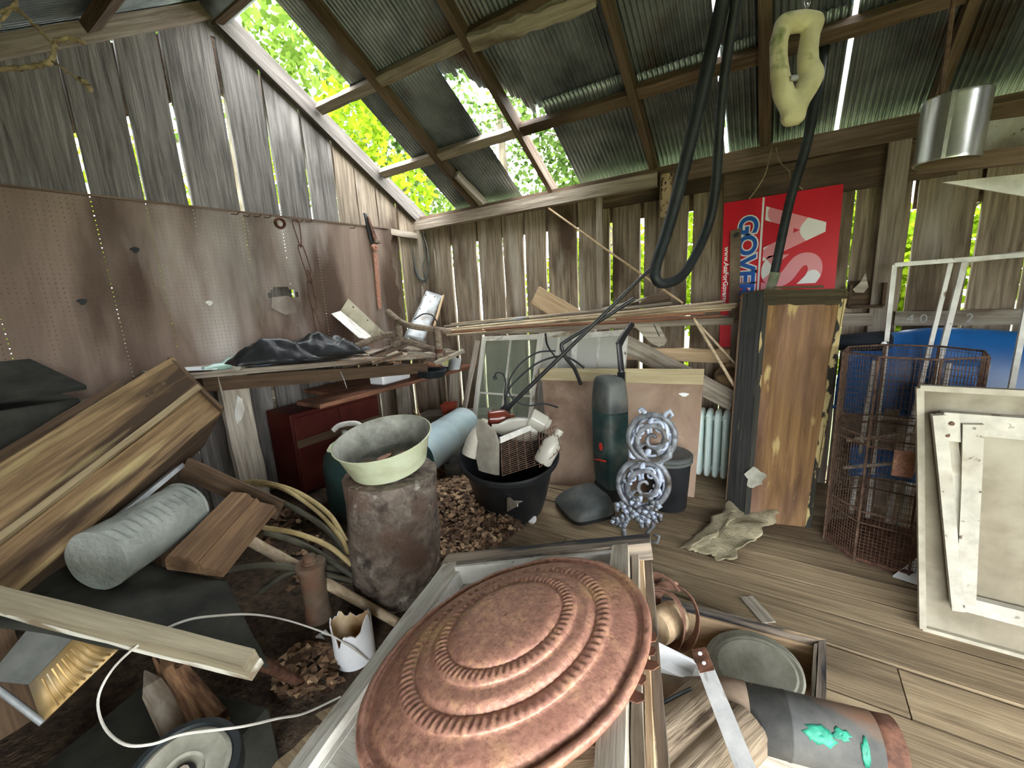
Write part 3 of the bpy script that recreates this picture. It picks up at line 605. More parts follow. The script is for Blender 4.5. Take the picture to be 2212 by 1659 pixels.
# stove pipe with teal paint, and the aluminium bar across it
a, b = W(1425, 1497, z=.30), W(1885, 1612, z=.30)
t = thing('stove_pipe', 'fat blackened pipe with teal paint patches lying across the drawer', 'pipe', ((a+b)/2).to_tuple()[:2]+(.2,))
dd = (b-a); m = aim(a, dd, (0, 0, 1)); ln = dd.length; R1 = .072
fr = aim((a+b)/2, m.to_3x3() @ V((1, 0, 0)), dd)
build('brown_section', MB().lathe([(R1*.62, -.05), (R1*.7, ln*.12), (R1*1.03, ln*.34), (R1*1.03, ln*.44)], 32, m, caps=False), RUSTP, t, smooth=True, solid=.002)
o = build('black_section', MB().lathe([(R1, ln*.42), (R1*1.02, ln*.62), (R1*1.035, ln*.622), (R1*1.035, ln*.63), (R1*1.02, ln*.635), (R1, ln*1.0)], 32, m, caps=False), TEAL, t, smooth=True, solid=.002)
build('rusty_collar', MB().lathe([(R1*.97, ln*.97), (R1*.99, ln*1.09)], 32, m, caps=False), RUSTD, t, smooth=True, solid=.002)
le = m.inverted() @ EYE; phi = math.atan2(le.y, le.x)
TEALP = mk('turquoise_paint', [C(24, 100, 82), C(58, 152, 124)], (30, 30, 30), rough=.45, bump=.1)
for z0, da, rz, ra, sd in ((.74, .05, .075, .34, 1), (.83, -.1, .04, .2, 2), (.92, .25, .02, .45, 3)):
    rnd = random.Random(sd); bp = [(rz*math.cos(q)*rnd.uniform(.6, 1.15), ra*math.sin(q)*rnd.uniform(.6, 1.15)) for q in (2*PI*i/18 for i in range(18))]
    sp_ = lambda k, dz, dp: m @ V((R1*1.03*math.cos(phi+da+dp*k), R1*1.03*math.sin(phi+da+dp*k), ln*z0+dz*k*ln))
    build('teal_patch', MB().ring([[sp_(k, x, p_) for x, p_ in bp] for k in (1, .66, .33, .02)], caps=False), TEALP, t, smooth=True, solid=.0012)
for s in (.36, .47): lathe('rivet', [(.006, 0), (.005, .003), (.001, .004)], aim(m @ V((R1*.85, -R1*.5, ln*s)), m.to_3x3() @ V((.85, -.5, 0))), RUSTW, t, 8)
p0, p1 = W(1508, 1402, z=.44), W(1610, 1659, z=.42)
t = thing('aluminium_bar', 'flat scratched aluminium bar with a dark rusted end lying across the pipe', 'metal bar', (p0+p1)/2)
bar('bar_body', p0.lerp(p1, .22), p1+(p1-p0)*.3, .04, .012, ALU, t, (0.0, -.6, .8), .0005); bar('rusted_end', p0, p0.lerp(p1, .25), .038, .014, RUSTD, t, (0.0, -.6, .8), .003)
for s in (.06, .16): lathe('rivet', [(.006, 0), (.004, .003), (.001, .004)], aim(p0.lerp(p1, s)+V((0, -.6, .8))*.008, (0, -.6, .8)), ALU, t, 8)

# ---- left of the tray: rolled felt with the enamel pan on it
RC = V((-1.54, 1.235, 0)); RR = .215; RH = .62
def rollp(a, z): 
    k = RR*(1+.045*nz(math.cos(a)*1.6, math.sin(a)*1.6, z*3)+.03*nz(math.cos(a)*5, math.sin(a)*5, z*9)); return RC + V((k*math.cos(a), k*math.sin(a), z)) + V((-.035*(1-z/RH), -.03*(1-z/RH)*0, 0))
rb = build('felt_roll', MB().ring([[rollp(2*PI*j/56, RH*i/22) for j in range(56)] for i in range(23)]), ROLL, smooth=True, sharp=50)
one(rb, 'upright crusty grey-brown roll standing on the floor under the enamel pan', 'roll')
pc = RC + V((-.01, .01, RH+.032)); tilt = V((.04, -.19, 1)).normalized(); pm = aim(pc, tilt)
t = thing('enamel_pan', 'cream-green enamel dishpan with dusty inside tilted on top of the grey roll', 'pan', pc)
lathe('pan_wall', [(.165, 0), (.178, .008), (.215, .13), (.226, .147), (.229, .152), (.224, .154)], pm, POTY, t, 48, caps=False)
lathe('pan_inside', [(.223, .153), (.211, .132), (.172, .014), (.16, .008), (.001, .008)], pm, POTI, t, 48, caps=False)
lathe('pan_bottom', [(.165, 0), (.001, 0)], pm, POTY, t, 48, caps=False)
hd = pm @ V((-.215, -.10, .11)); hx = (pm.to_3x3() @ V((-.9, -.42, 0))).normalized(); hy = tilt.cross(hx)
build('pan_handle', MB().prism([hd+hy*.06, hd+hx*.03+hy*.05, hd+hx*.042, hd+hx*.03-hy*.05, hd-hy*.06], tilt*.012), POTY, t, bevel=.003)
for i, (ox, oy, s) in enumerate(((.02, .06, .05), (-.05, .02, .04), (.06, .01, .045))):
    rnd = random.Random(i+11); mm = pm @ M.Translation((ox, oy, .012)) @ M.Rotation(rnd.uniform(0, 3), 4, 'Z')
    o = build('rusty_scrap', MB().prism([mm @ V((s*math.cos(a)*rnd.uniform(.7, 1.2), s*.7*math.sin(a)*rnd.uniform(.7, 1.2), 0)) for a in (2*PI*k/7 for k in range(7))], tilt*.008), RUST)
    one(o, ('largest rusty scrap at the back of the enamel pan', 'rusty scrap at the left in the enamel pan', 'rusty scrap at the right in the enamel pan')[i], 'scrap', 'rusty scraps in the pan')
# ---- green tank behind
tc_ = V((-2.42, 1.72, 0)); t = thing('gas_tank', 'dark green domed steel tank with a valve handle behind the grey roll', 'tank', tc_)
lathe('tank_body', [(.2, 0), (.25, .04), (.26, .1), (.26, .36), (.245, .42), (.2, .475), (.12, .51), (.05, .52), (.001, .52)], M.Translation(tc_), TANK, t, 40)
hp = tc_+V((-.02, -.1, .5)); tube('valve_stem', [hp, hp+V((0, 0, .09))], .018, GALVP, t, 10)
tube('valve_handle', [hp+V((-.05, -.05, .10)), hp+V((-.02, -.01, .13)), hp+V((.06, .05, .135)), hp+V((.09, .08, .10))], .018, WHITEP, t, 8, k=4)
# ---- dark red cabinet under the bench
t = thing('red_cabinet', 'dark red metal cabinet in the shadow under the workbench', 'cabinet', (-3.15, 1.95, 0))
build('cabinet_body', MB().box((-3.17, 1.97, .33), (.34, .8, .64)), REDP, t, bevel=.008)
for y0 in (1.6, 1.985): build('cabinet_door', MB().box((-2.992, y0+.17, .33), (.016, .37, .58)), REDP, t, bevel=.004)
bar('cabinet_band', (-2.98, 1.58, .42), (-2.98, 2.36, .42), .01, .06, DARKW, t)

# ---- workbench along the gable wall
bA, bB, bC, bD = V((-2.95, .98, 1.07)), V((-2.57, 3.04, .935)), V((-3.37, 3.3, .95)), V((-3.37, .9, 1.075))
bn = (bB-bA).cross(bD-bA).normalized(); bn = bn if bn.z > 0 else -bn
def bt(px, py): return W(px, py, pl=(bA, bn))
t = thing('workbench', 'rough workbench with sagging plank top and a lower shelf along the gable wall', 'workbench', (-3.1, 2.1, 0))
def bq(u0, u1): return [bA.lerp(bD, u0), bB.lerp(bC, u0), bB.lerp(bC, u1), bA.lerp(bD, u1)]
for u0, u1 in ((0, .32), (.335, .66), (.675, 1)): board('top_plank', [p-bn*.035 for p in bq(u0, u1)], .035, BEAM, t, .004, 8, bn)
board('apron', [bA-bn*.05+V((-.06, .1, -.09)), bB-bn*.05+V((-.06, -.4, -.09)), bB-bn*.05+V((-.06, -.4, 0)), bA-bn*.05+V((-.06, .1, 0))], .025, DARKW, t, .003, 6, (-1, 0, 0))
for x0, x1 in ((-2.98, -2.69), (-3.36, -2.99)): board('shelf_plank', [(x0, 1.62 if x0 > -3.1 else 1.9, .715), (x0, 3.42, .715), (x1, 3.42, .715), (x1, 1.62 if x0 > -3.1 else 1.9, .715)], .03, REDW, t, .003, 8, (0, 0, 1))
a, b, c, d = W(470, 818, x=-2.99), W(532, 818, x=-2.99), W(583, 1060, x=-2.99), W(522, 1060, x=-2.99)
ex = lambda p, q: p+(q-p)*((p.z)/(p.z-q.z))
lg = board('leg', [a-V((0, 0, -.06)), ex(a, d), ex(b, c), b-V((0, 0, -.06))], .05, GREYW, t, .004, 8, (-1, 0, 0))
rnd = random.Random(4); cc = W(517, 885, x=-2.985); build('paint_smear', MB().prism([cc+V((0, .028*math.sin(a)*rnd.uniform(.7, 1.2)+.02*math.cos(a), .10*math.cos(a)*rnd.uniform(.7, 1.2))) for a in (2*PI*k/12 for k in range(12))], (.004, 0, 0)), WHITEP, lg)
bar('leg', (-2.9, 3.2, .0), (-2.8, 3.2, .715), .1, .05, GREYW, t, (1, 0, 0)); bar('leg', (-3.3, .95, .0), (-3.3, .95, 1.03), .09, .05, GREYW, t, (1, 0, 0))
a = W(835, 860, x=-3.2); bar('leg', (-3.1, 2.75, 0), (-3.1, 2.75, .715), .14, .04, GREYW, t, (1, 0, 0))

# ---- pegboard
PX = XL+.03
pz = lambda y: 2.095+.02*(y-.5)
hc = W(612, 642, x=PX)
t = thing('pegboard', 'warped stained pegboard with a torn hole nailed over the gable wall above the bench', 'pegboard', (PX, 1.5, 1.05))
y0, y1 = -.55, 3.05; ny, nzz = 150, 56
mb = MB(); idx = {}
def pb(y, z): return V((PX+.012+.012*nz(y*1.1, z*.8, 3)+.01*math.sin(y*2.1+z), y, z))
def inhole(y, z):
    dy, dz = (y-hc.y)/.135, (z-hc.z)/.075
    up = dz - .25*nz(y*14, z*14); r = dy*dy+dz*dz
    return r < 1+.5*nz(y*9, z*9, 2) and dz > -.15-.55*dy*0 + .3*nz(y*7, 1) 
for i in range(ny+1):
    for j in range(nzz+1):
        yy = y0+(y1-y0)*i/ny; b0 = .97 if yy < 2.75 else .97+.32*((yy-2.75)/.3)**1.5
        if i == ny: yy += .015*math.sin(j*.5)+.02*math.sin(j*.13)
        z = b0+(pz(yy)-b0)*j/nzz; idx[i, j] = len(mb.v); mb.v.append(pb(yy, z))
for i in range(ny):
    for j in range(nzz):
        c = (mb.v[idx[i, j]]+mb.v[idx[i+1, j+1]])/2
        if not inhole(c.y, c.z): mb.f.append((idx[i, j], idx[i+1, j], idx[i+1, j+1], idx[i, j+1]))
build('pegboard_sheet', mb, PEG, t, smooth=True, frame=M.Translation((PX, 0, 0)))
fl = [hc+V((.02, -.10, -.0)), hc+V((.035, .02, .01)), hc+V((.03, .12, -.05)), hc+V((.02, .10, -.12)), hc+V((.02, -.02, -.14)), hc+V((.02, -.12, -.08))]
build('torn_flap', MB().prism(fl, (.004, 0, 0)), PEG, t)
bar('top_strip', (PX+.02, y0, pz(y0)), (PX+.02, y1-.03, pz(y1)), .012, .012, BROWNB, t)
for px, py in ((500, 462), (525, 466), (548, 467), (570, 469), (660, 478), (755, 492), (640, 478)):
    p = W(px, py, x=PX+.02); tube('peg_hook', [p, p+V((.035, .02, -.006)), p+V((.05, .03, .01))], .004, RUSTW, t, 6, k=3)
for px, py in ((292, 540), (178, 652), (452, 655)):
    p = W(px, py, x=PX+.024); build('chip', MB().prism([p+V((0, .02*math.cos(a)*(1+.4*math.sin(3*a)), .018*math.sin(a))) for a in (2*PI*k/9 for k in range(9))], (.004, 0, 0)), BLACKR if px != 452 else WHITEP, t)
# ring on a peg
p = W(605, 482, x=PX+.05); o = build('clamp_ring', MB().tube(circ(24, lambda a: p+V((.01*math.cos(a)+.0, .03*math.cos(a), .034*math.sin(a)))), .010, 8, closed=True, flat=1.7, up=(1, 0, 0)), RUSTD, smooth=True); one(o, 'dark round clamp ring hanging near the top of the pegboard', 'ring')
# chain of long wire links
t = thing('wire_chain', 'chain of long twisted rusty wire links hanging down the pegboard', 'chain', W(640, 478, x=PX+.03))
lk = [((638, 478), (650, 535)), ((648, 530), (668, 590)), ((664, 585), (672, 612)), ((668, 608), (680, 668)), ((676, 665), (692, 722))]
for i, (a, b) in enumerate(lk):
    a, b = W(*a, x=PX+.045), W(*b, x=PX+.05); d = b-a; s = V((.25 if i % 2 else .8, 0, 0)) + V((0, 1, 0)); s = (s-d*(s.dot(d)/d.length_squared)).normalized(); wdt = .022 if i != 2 else .012
    if i == 4: pts = [a, a.lerp(b, .6)+s*wdt*.9, b+s*wdt*.8, b+d*.05, b-s*wdt*.8, a.lerp(b, .6)-s*wdt*.9]
    elif i == 0: pts = [a-s*wdt, a+s*wdt*.2+d*-.05, a+s*wdt, a.lerp(b, .5)+s*wdt*.9, b, a.lerp(b, .5)-s*wdt*.6]
    else: pts = [a-s*wdt*.6, a+s*wdt*.6, a.lerp(b, .2)+s*wdt, a.lerp(b, .8)+s*wdt, b+s*wdt*.6, b-s*wdt*.6, a.lerp(b, .8)-s*wdt, a.lerp(b, .2)-s*wdt]
    tube('link', pts, .0042, RUSTD, t, 6, closed=True, k=5)
# rusty hay-knife / wrench
px3 = lambda x, y, o=.03: W(x, y, x=PX+o)
t = thing('rusty_wrench', 'long rusty wrench with forked dark jaw hanging near the right end of the pegboard', 'wrench', px3(810, 560))
build('jaw', MB().prism([px3(784, 460), px3(790, 462), px3(806, 508), px3(812, 530), px3(803, 532), px3(796, 515)], (.015, 0, 0)), BLACKM, t, bevel=.002)
build('jaw', MB().prism([px3(792, 468, .05), px3(795, 468, .05), px3(815, 518, .05), px3(815, 526, .05), px3(808, 524, .05)], (.012, 0, 0)), RUSTD, t, bevel=.002)
build('collar', MB().prism([px3(803, 518, .025), px3(816, 520, .025), px3(817, 527, .025), px3(804, 526, .025)], (.05, 0, 0)), RUSTP, t, bevel=.003)
hb = px3(809, 535, .05); lathe('hub', [(.03, -.015), (.034, -.01), (.034, .01), (.03, .016), (.012, .018), (.01, .01)], aim(hb, (1, 0, 0)), RUST, t, 20)
build('handle', MB().prism([px3(804, 545), px3(813, 545), px3(822, 660), px3(820, 668), px3(816, 668), px3(814, 660)], (.02, 0, 0)), RUST, t, bevel=.003)
# cable coil on the corner boards
t = thing('cable_coil', 'dark flexible cable looped over a nail on the corner boards beside the pegboard', 'cable', W(910, 555, x=XL+.06))
o1 = W(908, 553, d=4.5)
for i, (sx, sy, ox) in enumerate(((.092, .285, 0), (.085, .27, .012))):
    pts = circ(30, lambda a: o1 + RT*(sx*math.cos(a)+ox+.05*math.sin(a)*-1*.6) + UP*(sy*math.sin(a)) - FW*(.02*math.cos(a)+.03*i))
    build('cable_loop', MB().tube(pts, .0085, 8, closed=True), GREYD, t, smooth=True)
tube('cable_tail', [o1+RT*.02+UP*.2, o1+RT*.05+UP*-.0, o1+RT*.03-UP*.12, o1+RT*.07-UP*.3], .006, GREYD, t, 6, k=5)
tube('hanger_rod', [W(912, 540, d=4.62), W(914, 660, d=4.55)], .014, GREYW, t, 8)
# ---- on the bench
def crumple(name, c, sx, sy, h, mat, parent, ax, seed, n=26):
    x = V(ax).normalized(); y = V((0, 0, 1)).cross(x).normalized(); c = V(c)
    def fn(u, v):
        a, b = u*2-1, v*2-1; r = max(abs(a), abs(b)); e = max(0, 1-r**2.4)
        hh = h*e*(.8+.45*nz(a*2.0, b*2.0, seed)+.16*abs(nz(a*5, b*5, seed+3)))
        return c + x*a*sx + y*b*sy + V((.012*nz(a*5, b*5, seed+8), .012*nz(a*5, b*5, seed+9), max(hh, 0)))
    return build(name, MB().grid(n, n, fn), mat, parent, smooth=True, solid=.004)
ax = (bB-bA).normalized()
tc = bt(690, 793)+V((-.12, .05, 0)); t = thing('plastic_sheeting', 'shiny black plastic sheeting heaped on a grey tray on the bench', 'plastic sheet', tc)
crumple('sheeting', tc+V((-.12, .14, .045)), .27, .13, .16, BLACKP, t, ax, 2); crumple('sheeting', tc+V((-.12, -.2, .05)), .25, .13, .15, BLACKP, t, ax, 6)
DGREY = mk('slate_grey_plastic', [C(70, 78, 90), C(112, 122, 134)], (5, 5, 5), rough=.35, bump=.03, spec=.5)
p0, p1 = bt(590, 795)+bn*.05, bt(800, 770)+bn*.075
t2 = thing('storage_tray', 'long slate-grey plastic tray under the black sheeting on the bench', 'tray', (p0+p1)/2-bn*.05)
sd = bn.cross(p1-p0).normalized()
build('tray_body', MB().ring([[p + sd*y*k + bn*z for y, z in ((-.01, -.018), (.0, .014), (.26, .016), (.28, -.004), (.26, -.02), (.02, -.03))] for p, k in ((p0-(p1-p0)*.06+bn*-.02, .75), (p0, 1), (p0.lerp(p1, .5)+bn*.004, 1.05), (p1, 1), (p1+(p1-p0)*.04, .8))]), DGREY, t2, smooth=True, subsurf=1)
for i, (a, b, r, m, lab) in enumerate((((498, 790), (535, 776), .028, GREENG, 'pale green glass bottle with round base lying at the left end of the bench'), ((470, 800), (525, 793), .022, GREENG, 'narrow pale green bottle lying in front at the left end of the bench'), ((530, 795), (558, 785), .02, JAR, 'small cloudy clear bottle lying beside the green ones on the bench'))):
    p, q = bt(*a)+bn*r, bt(*b)+bn*r; d = (q-p); L_ = max(d.length, .16); mm = aim(p, -d if i < 2 else d)
    one(lathe('glass_bottle', [(.001, -L_*.5), (r*.9, -L_*.5), (r, -L_*.45), (r, L_*.15), (r*.45, L_*.32), (r*.4, L_*.48), (r*.5, L_*.5), (.001, L_*.5)], mm, m, None, 20), lab, 'bottle', 'bottles on the bench')
for i, (q, lab) in enumerate((([(400, 806), (470, 803), (470, 797), (402, 798)], 'crumpled white paper scrap at the near end of the bench'), ([(575, 772), (600, 770), (596, 758), (578, 762)], 'white paper scrap poking from the black sheeting'))):
    pp = [bt(*k)+bn*.012 for k in q]; one(build('paper_scrap', MB().prism(pp, bn*.004), PAPER), lab, 'paper')
# beige angle flashing leaning by the wall
p = [W(752, 645, x=-3.33), W(840, 728, x=-3.28), W(775, 730, x=-3.1), W(715, 678, x=-3.15)]
FLASH = mk('old_beige_flashing', [C(158, 152, 130), C(196, 190, 168)], (4, 4, 4), rough=.6, bump=.06, stain=(C(120, 112, 92), (5, 5, 5), .56, .72))
t = thing('angle_flashing', 'beige bent sheet-metal flashing with a whitish flange leaning against the pegboard', 'flashing', p[2])
e0, e1 = W(735, 672, x=-3.34), W(812, 735, x=-3.3)
board('upright_flange', [e0, e1, p[1], p[0]], .003, FLASH, t, .0, 4); board('lower_flange', [p[3], p[2], e1, e0], .003, WHITEP, t, 0, 4)
for k in (.15, .5, .85): q_ = p[0].lerp(p[1], k)*.8+e0.lerp(e1, k)*.2; lathe('rivet', [(.008, 0), (.006, .004), (.001, .005)], aim(q_+V((.004, 0, 0)), (1, -.3, .3)), RUSTW, t, 8)
# galvanised board with white strip
t = thing('tin_sheet', 'dented whitish tin sheet standing tilted in the corner of the bench', 'tin sheet', W(910, 730, d=4.1))
q = [W(872, 728, d=4.0), W(915, 738, d=4.0), W(957, 640, d=4.35), W(921, 628, d=4.35)]
def fnp(u, v): return q[0].lerp(q[1], u).lerp(q[3].lerp(q[2], u), v) + FW*(-.02*math.sin(u*PI)+.008*nz(u*3, v*5, 4))
build('sheet_face', MB().grid(8, 16, fnp), GALVP, t, smooth=True, solid=.003)
bar('edge_strip', W(938, 705, d=4.1), W(958, 638, d=4.32), .02, .012, PALEW, t)
for u, v in ((.1, .9), (.15, .6), (.6, .92), (.5, .8)): lathe('nail_hole', [(.008, 0), (.001, .002)], aim(fnp(u, v)-FW*.003, -FW), RUSTD, t, 8)
# wooden crate-like tripod of pipes (old pump frame)
PIPE = wood('rough_grey_pole', C(96, 82, 70), C(158, 142, 124), (C(74, 58, 48), (2, 9, 9), .5, .68))
t = thing('pole_frame', 'broken frame of rough brown poles lashed together lying on the bench', 'pole frame', bt(880, 775))
def dpt(x, y, d): return W(x, y, d=d)
for a, b, c, r in (((836, 672, 3.45), (880, 702, 3.45), (975, 716, 3.5), .026), ((860, 698, 3.5), (862, 730, 3.5), (852, 748, 3.5), .03), ((770, 748, 3.45), (820, 727, 3.5), (850, 722, 3.5), .026), ((863, 732, 3.5), (905, 745, 3.5), (960, 762, 3.5), .026), ((945, 712, 3.48), (947, 735, 3.48), (950, 772, 3.48), .03), ((800, 770, 3.5), (840, 755, 3.5), (870, 740, 3.55), .02), ((860, 755, 3.6), (900, 758, 3.6), (945, 752, 3.6), .018)):
    tube('pole', [dpt(*a), dpt(*b), dpt(*c)], r, PIPE, t, 10, k=4)
tube('wire_lashing', [dpt(895, 690, 3.45), dpt(915, 678, 3.5), dpt(935, 682, 3.5), dpt(948, 705, 3.5)], .006, BLACKM, t, 6, k=5)
lathe('joint_ring', [(.03, -.02), (.036, -.015), (.036, .015), (.03, .02)], aim(dpt(948, 758, 3.48), (.1, 0, 1)), RUSTD, t, 14, caps=False)
# slats and boards in the heap
for i, (a, b, dpth, w_, h_, m, lab) in enumerate((((800, 775), (878, 745), 3.45, .07, .025, BROWNB, 'dark grooved board lying under the lashed poles on the bench'), ((805, 785), (870, 762), 3.35, .05, .025, BROWNB, 'short dark board in front of the grooved one on the bench'), ((880, 762), (940, 768), 3.5, .05, .03, GREYW, 'grey offcut with dark end beside the dark boards on the bench'), ((940, 785), (1003, 757), 3.35, .07, .025, GREYW, 'grey plank end sticking out past the far end of the bench'), ((740, 793), (802, 782), 3.2, .03, .012, DARKW, 'thin dark lath at the front edge of the bench top'))):
    one(bar('offcut_board', dpt(*a, dpth), dpt(*b, dpth+.05), w_, h_, m, None, (0, 0, 1), .003), lab, 'board')
tube('bent_nail', [dpt(735, 803, 3.1), dpt(741, 815, 3.08), dpt(749, 838, 3.05)], .003, GALVP, None, 6, k=3); one(bpy.data.objects['bent_nail'], 'thin bent wire nail dangling from the front edge of the bench', 'nail')
# twig litter on bench
mb = MB(); rnd = random.Random(9)
for i in range(60):
    p = bt(rnd.uniform(750, 985), rnd.uniform(760, 790))+bn*.01; p.x = max(p.x, -3.25); d = V((rnd.gauss(0, 1), rnd.gauss(0, 1), rnd.uniform(0, .5))).normalized()*rnd.uniform(.03, .09)
    mb.tube([p, p+d*.5+V((0, 0, .008)), p+d], .0025, 4)
one(build('twig_litter', mb, SPLINT), 'scattered twigs and chaff over the far half of the bench', 'twigs', kind='stuff')
# yellow jar, bowl, white box on the lower shelf
def sh(px, py): return W(px, py, z=.75)
p = sh(988, 800)+V((-.05, .12, 0)); t = thing('paint_tin', 'round tin with yellow-green dial and yellow paper label on the shelf end', 'tin', p)
p = V((-2.80, 3.10, .745)); mm = aim(p+V((0, 0, .10)), (.5, -.75, .35)); YEL = mk('faded_yellow', [C(190, 150, 80), C(214, 176, 104)], (5, 5, 5), rough=.6, bump=.05)
lathe('tin_body', [(.08, -.12), (.085, -.11), (.085, .05), (.088, .055), (.08, .06)], mm, YEL, t, 28); lathe('tin_rim', [(.09, .045), (.092, .05), (.092, .064), (.082, .066)], mm, GALVP, t, 28, caps=False)
lathe('dial', [(.078, .062), (.001, .064)], mm, mk('dial_face', [C(190, 190, 120), C(214, 212, 150)], (9, 9, 9), rough=.4, bump=0), t, 24, caps=False)
build('paper_label', MB().prism([p+V((.08, -.06, .12)), p+V((.16, .02, .11)), p+V((.14, .0, -.0)), p+V((.06, -.08, .0))], (.004, .004, 0)), PAPER, t)
p = sh(938, 818)+V((-.06, .03, 0)); one(lathe('rubber_bowl', [(.001, .03), (.09, .03), (.13, .06), (.15, .075), (.155, .07), (.14, .04), (.12, .012), (.07, 0), (.001, 0)], M.Translation(p), BLACKR, None, 32, 1.05, .8), 'upturned-edge black rubber bowl on the bench shelf beside the white box', 'bowl')
p = sh(845, 828)+V((-.07, .06, 0)); t = thing('plastic_box', 'white plastic box with rounded corners on the bench shelf', 'box', p)
build('box_body', MB().box(p+V((0, 0, .06)), (.16, .34, .115), M.Rotation(.1, 3, 'Z')), WHITE, t, bevel=.012); build('box_lid', MB().box(p+V((0, 0, .124)), (.17, .35, .012), M.Rotation(.1, 3, 'Z')), WHITE, t, bevel=.004)
p = W(972, 892, z=.33); t = thing('brick_pot', 'small red clay pot on a ledge between bench and window sashes', 'pot', p)
R4 = M.Rotation(.5, 3, 'Z'); o = MB().ring([[p + R4 @ V((x*s, y*s, z)) for x, y in ((-1, -1), (1, -1), (1, 1), (-1, 1))] for s, z in ((.055, 0), (.07, .1), (.058, .1), (.05, .02))]); build('pot_body', o, TERRA, t)
board('ledge', [(-3.0, 2.75, .27), (-2.35, 3.1, .27), (-2.45, 3.35, .27), (-3.05, 3.0, .27)], .05, GREYW, None, .003, 4, (0, 0, 1)); one(bpy.data.objects['ledge'], 'thick grey plank resting on blocks under the red clay pot', 'plank')
for i, q in enumerate(((-2.9, 2.95), (-2.5, 3.15))): one(build('support_block', MB().box((q[0], q[1], .133), (.16, .16, .266), M.Rotation(.4, 3, 'Z')), GREYW, bevel=.004), ('wooden block under the left end of the grey plank', 'wooden block under the right end of the grey plank')[i], 'block', 'blocks under the plank')
for i, (a, b) in enumerate((((893, 885), (908, 910)), ((899, 878), (909, 905)))):
    p, q = W(*a, d=3.8), W(*b, d=3.7); one(build('wood_splinter', MB().tube([p, q], [.004, .016], 4), PALEW), ('pale split stick standing behind the enamel pan', 'second pale split stick leaning on the first behind the enamel pan')[i], 'stick')
# ---- duct
a, b = W(905, 985, d=3.15), W(1000, 918, d=3.85); dd = b-a; m = aim(a, dd, (0, 0, 1)); L_ = dd.length; r = .165
t = thing('duct_pipe', 'pale blue-white sheet-metal duct lying on its side behind the enamel pan', 'duct', (a+b)/2-V((0, 0, .16)))
lathe('duct_section', [(r*.96, -.05), (r, 0), (r, L_*.5), (r*.985, L_*.505)], m, DUCTB, t, 36, caps=False); lathe('duct_section', [(r*.985, L_*.5), (r*.99, L_*.8), (r*.985, L_*.805), (r*.985, L_*1.02)], m, DUCTB, t, 36, caps=False)
one(board('duct_prop', [(-2.75, 2.25, 0), (-2.1, 2.7, 0), (-2.15, 2.85, 0), (-2.8, 2.4, 0)], .1, DARKW, None, .003, 4, (0, 0, 1)), 'dark timber lying on the floor under the pale duct', 'timber')
# small tin can
p = F(985, 1045)+V((-.02, .05, 0)); one(lathe('tin_can', [(.001, .004), (.075, .0), (.08, .004), (.1, .185), (.103, .19), (.097, .188), (.077, .01), (.001, .012)], M.Translation(p) @ M.Rotation(.06, 4, 'X'), mk('sooty_tin', [C(88, 90, 88), C(140, 142, 136)], (9, 9, 9), rough=.55, metal=.4, bump=.1), None, 32), 'small open sooty tin can standing among the dead leaves', 'can')
# ---- dead leaves
def leafpile(name, poly_px, n, hmax, label, seed, sz=.035):
    rnd = random.Random(seed); mb = MB(); xs = [F(*p) for p in poly_px]; cx = sum(xs, V())/len(xs)
    def inside(p):
        c = False
        for i in range(len(xs)):
            a, b = xs[i], xs[i-1]
            if (a.y > p.y) != (b.y > p.y) and p.x < (b.x-a.x)*(p.y-a.y)/(b.y-a.y)+a.x: c = not c
        return c
    lo = V((min(p.x for p in xs), min(p.y for p in xs), 0)); hi = V((max(p.x for p in xs), max(p.y for p in xs), 0))
    k = 0; tries = 0; rad = (hi-lo).length/2
    while k < n and tries < n*20:
        tries += 1
        p = V((rnd.uniform(lo.x, hi.x), rnd.uniform(lo.y, hi.y), 0))
        if not inside(p): continue
        h = hmax*max(.05, 1-((p-V((cx.x, cx.y, 0))).length/rad)**1.2)*rnd.uniform(.5, 1.0)
        p.z = .004+h; s = sz*rnd.uniform(.5, 1.4); a = rnd.uniform(0, 6.3); x = V((math.cos(a), math.sin(a), rnd.uniform(-.5, .5))).normalized(); y = V((-math.sin(a), math.cos(a), rnd.uniform(-.5, .5))).normalized(); z = x.cross(y)
        mb.add([p-x*s, p+y*s*.5-x*s*.3, p+y*s*.45+x*s*.4+z*s*.3, p+x*s+z*s*.1, p-y*s*.4+x*s*.35+z*s*.35, p-y*s*.5-x*s*.3], [(0, 1, 5), (1, 2, 4, 5), (2, 3, 4)]); k += 1
    t = thing(name, label, 'leaves', (cx.x, cx.y, 0), kind='stuff')
    o = build('leaf_scatter', mb, LEAFD2, t); o['kind'] = 'stuff'
    def fn(u, v):
        a = u*2*PI; kk = v; return V((cx.x, cx.y, .002)) + V((math.cos(a)*rad*.5*kk*(1+.35*nz(math.cos(a)*1.5, math.sin(a)*1.5, seed)), math.sin(a)*rad*.5*kk*(1+.35*nz(math.cos(a)*1.5, math.sin(a)*1.5, seed)), hmax*.75*max(0, 1-kk**1.4)+.008*nz(a, kk*5, seed)))
    build('litter_bed', MB().grid(28, 8, fn), DIRT, t, smooth=True)
LEAFD2 = bpy.data.materials.new('dead_leaf_mix'); LEAFD2.use_nodes = True
_N = LEAFD2.node_tree.nodes; _L = LEAFD2.node_tree.links; _g = _N.new('ShaderNodeNewGeometry'); _r = _N.new('ShaderNodeValToRGB')
_r.color_ramp.elements[0].color = C(84, 64, 48); _r.color_ramp.elements[1].color = C(186, 156, 122); _e = _r.color_ramp.elements.new(.6); _e.color = C(128, 98, 72)
_L.new(_g.outputs['Random Per Island'], _r.inputs[0]); _L.new(_r.outputs[0], _N['Principled BSDF'].inputs['Base Color']); _N['Principled BSDF'].inputs['Roughness'].default_value = .9
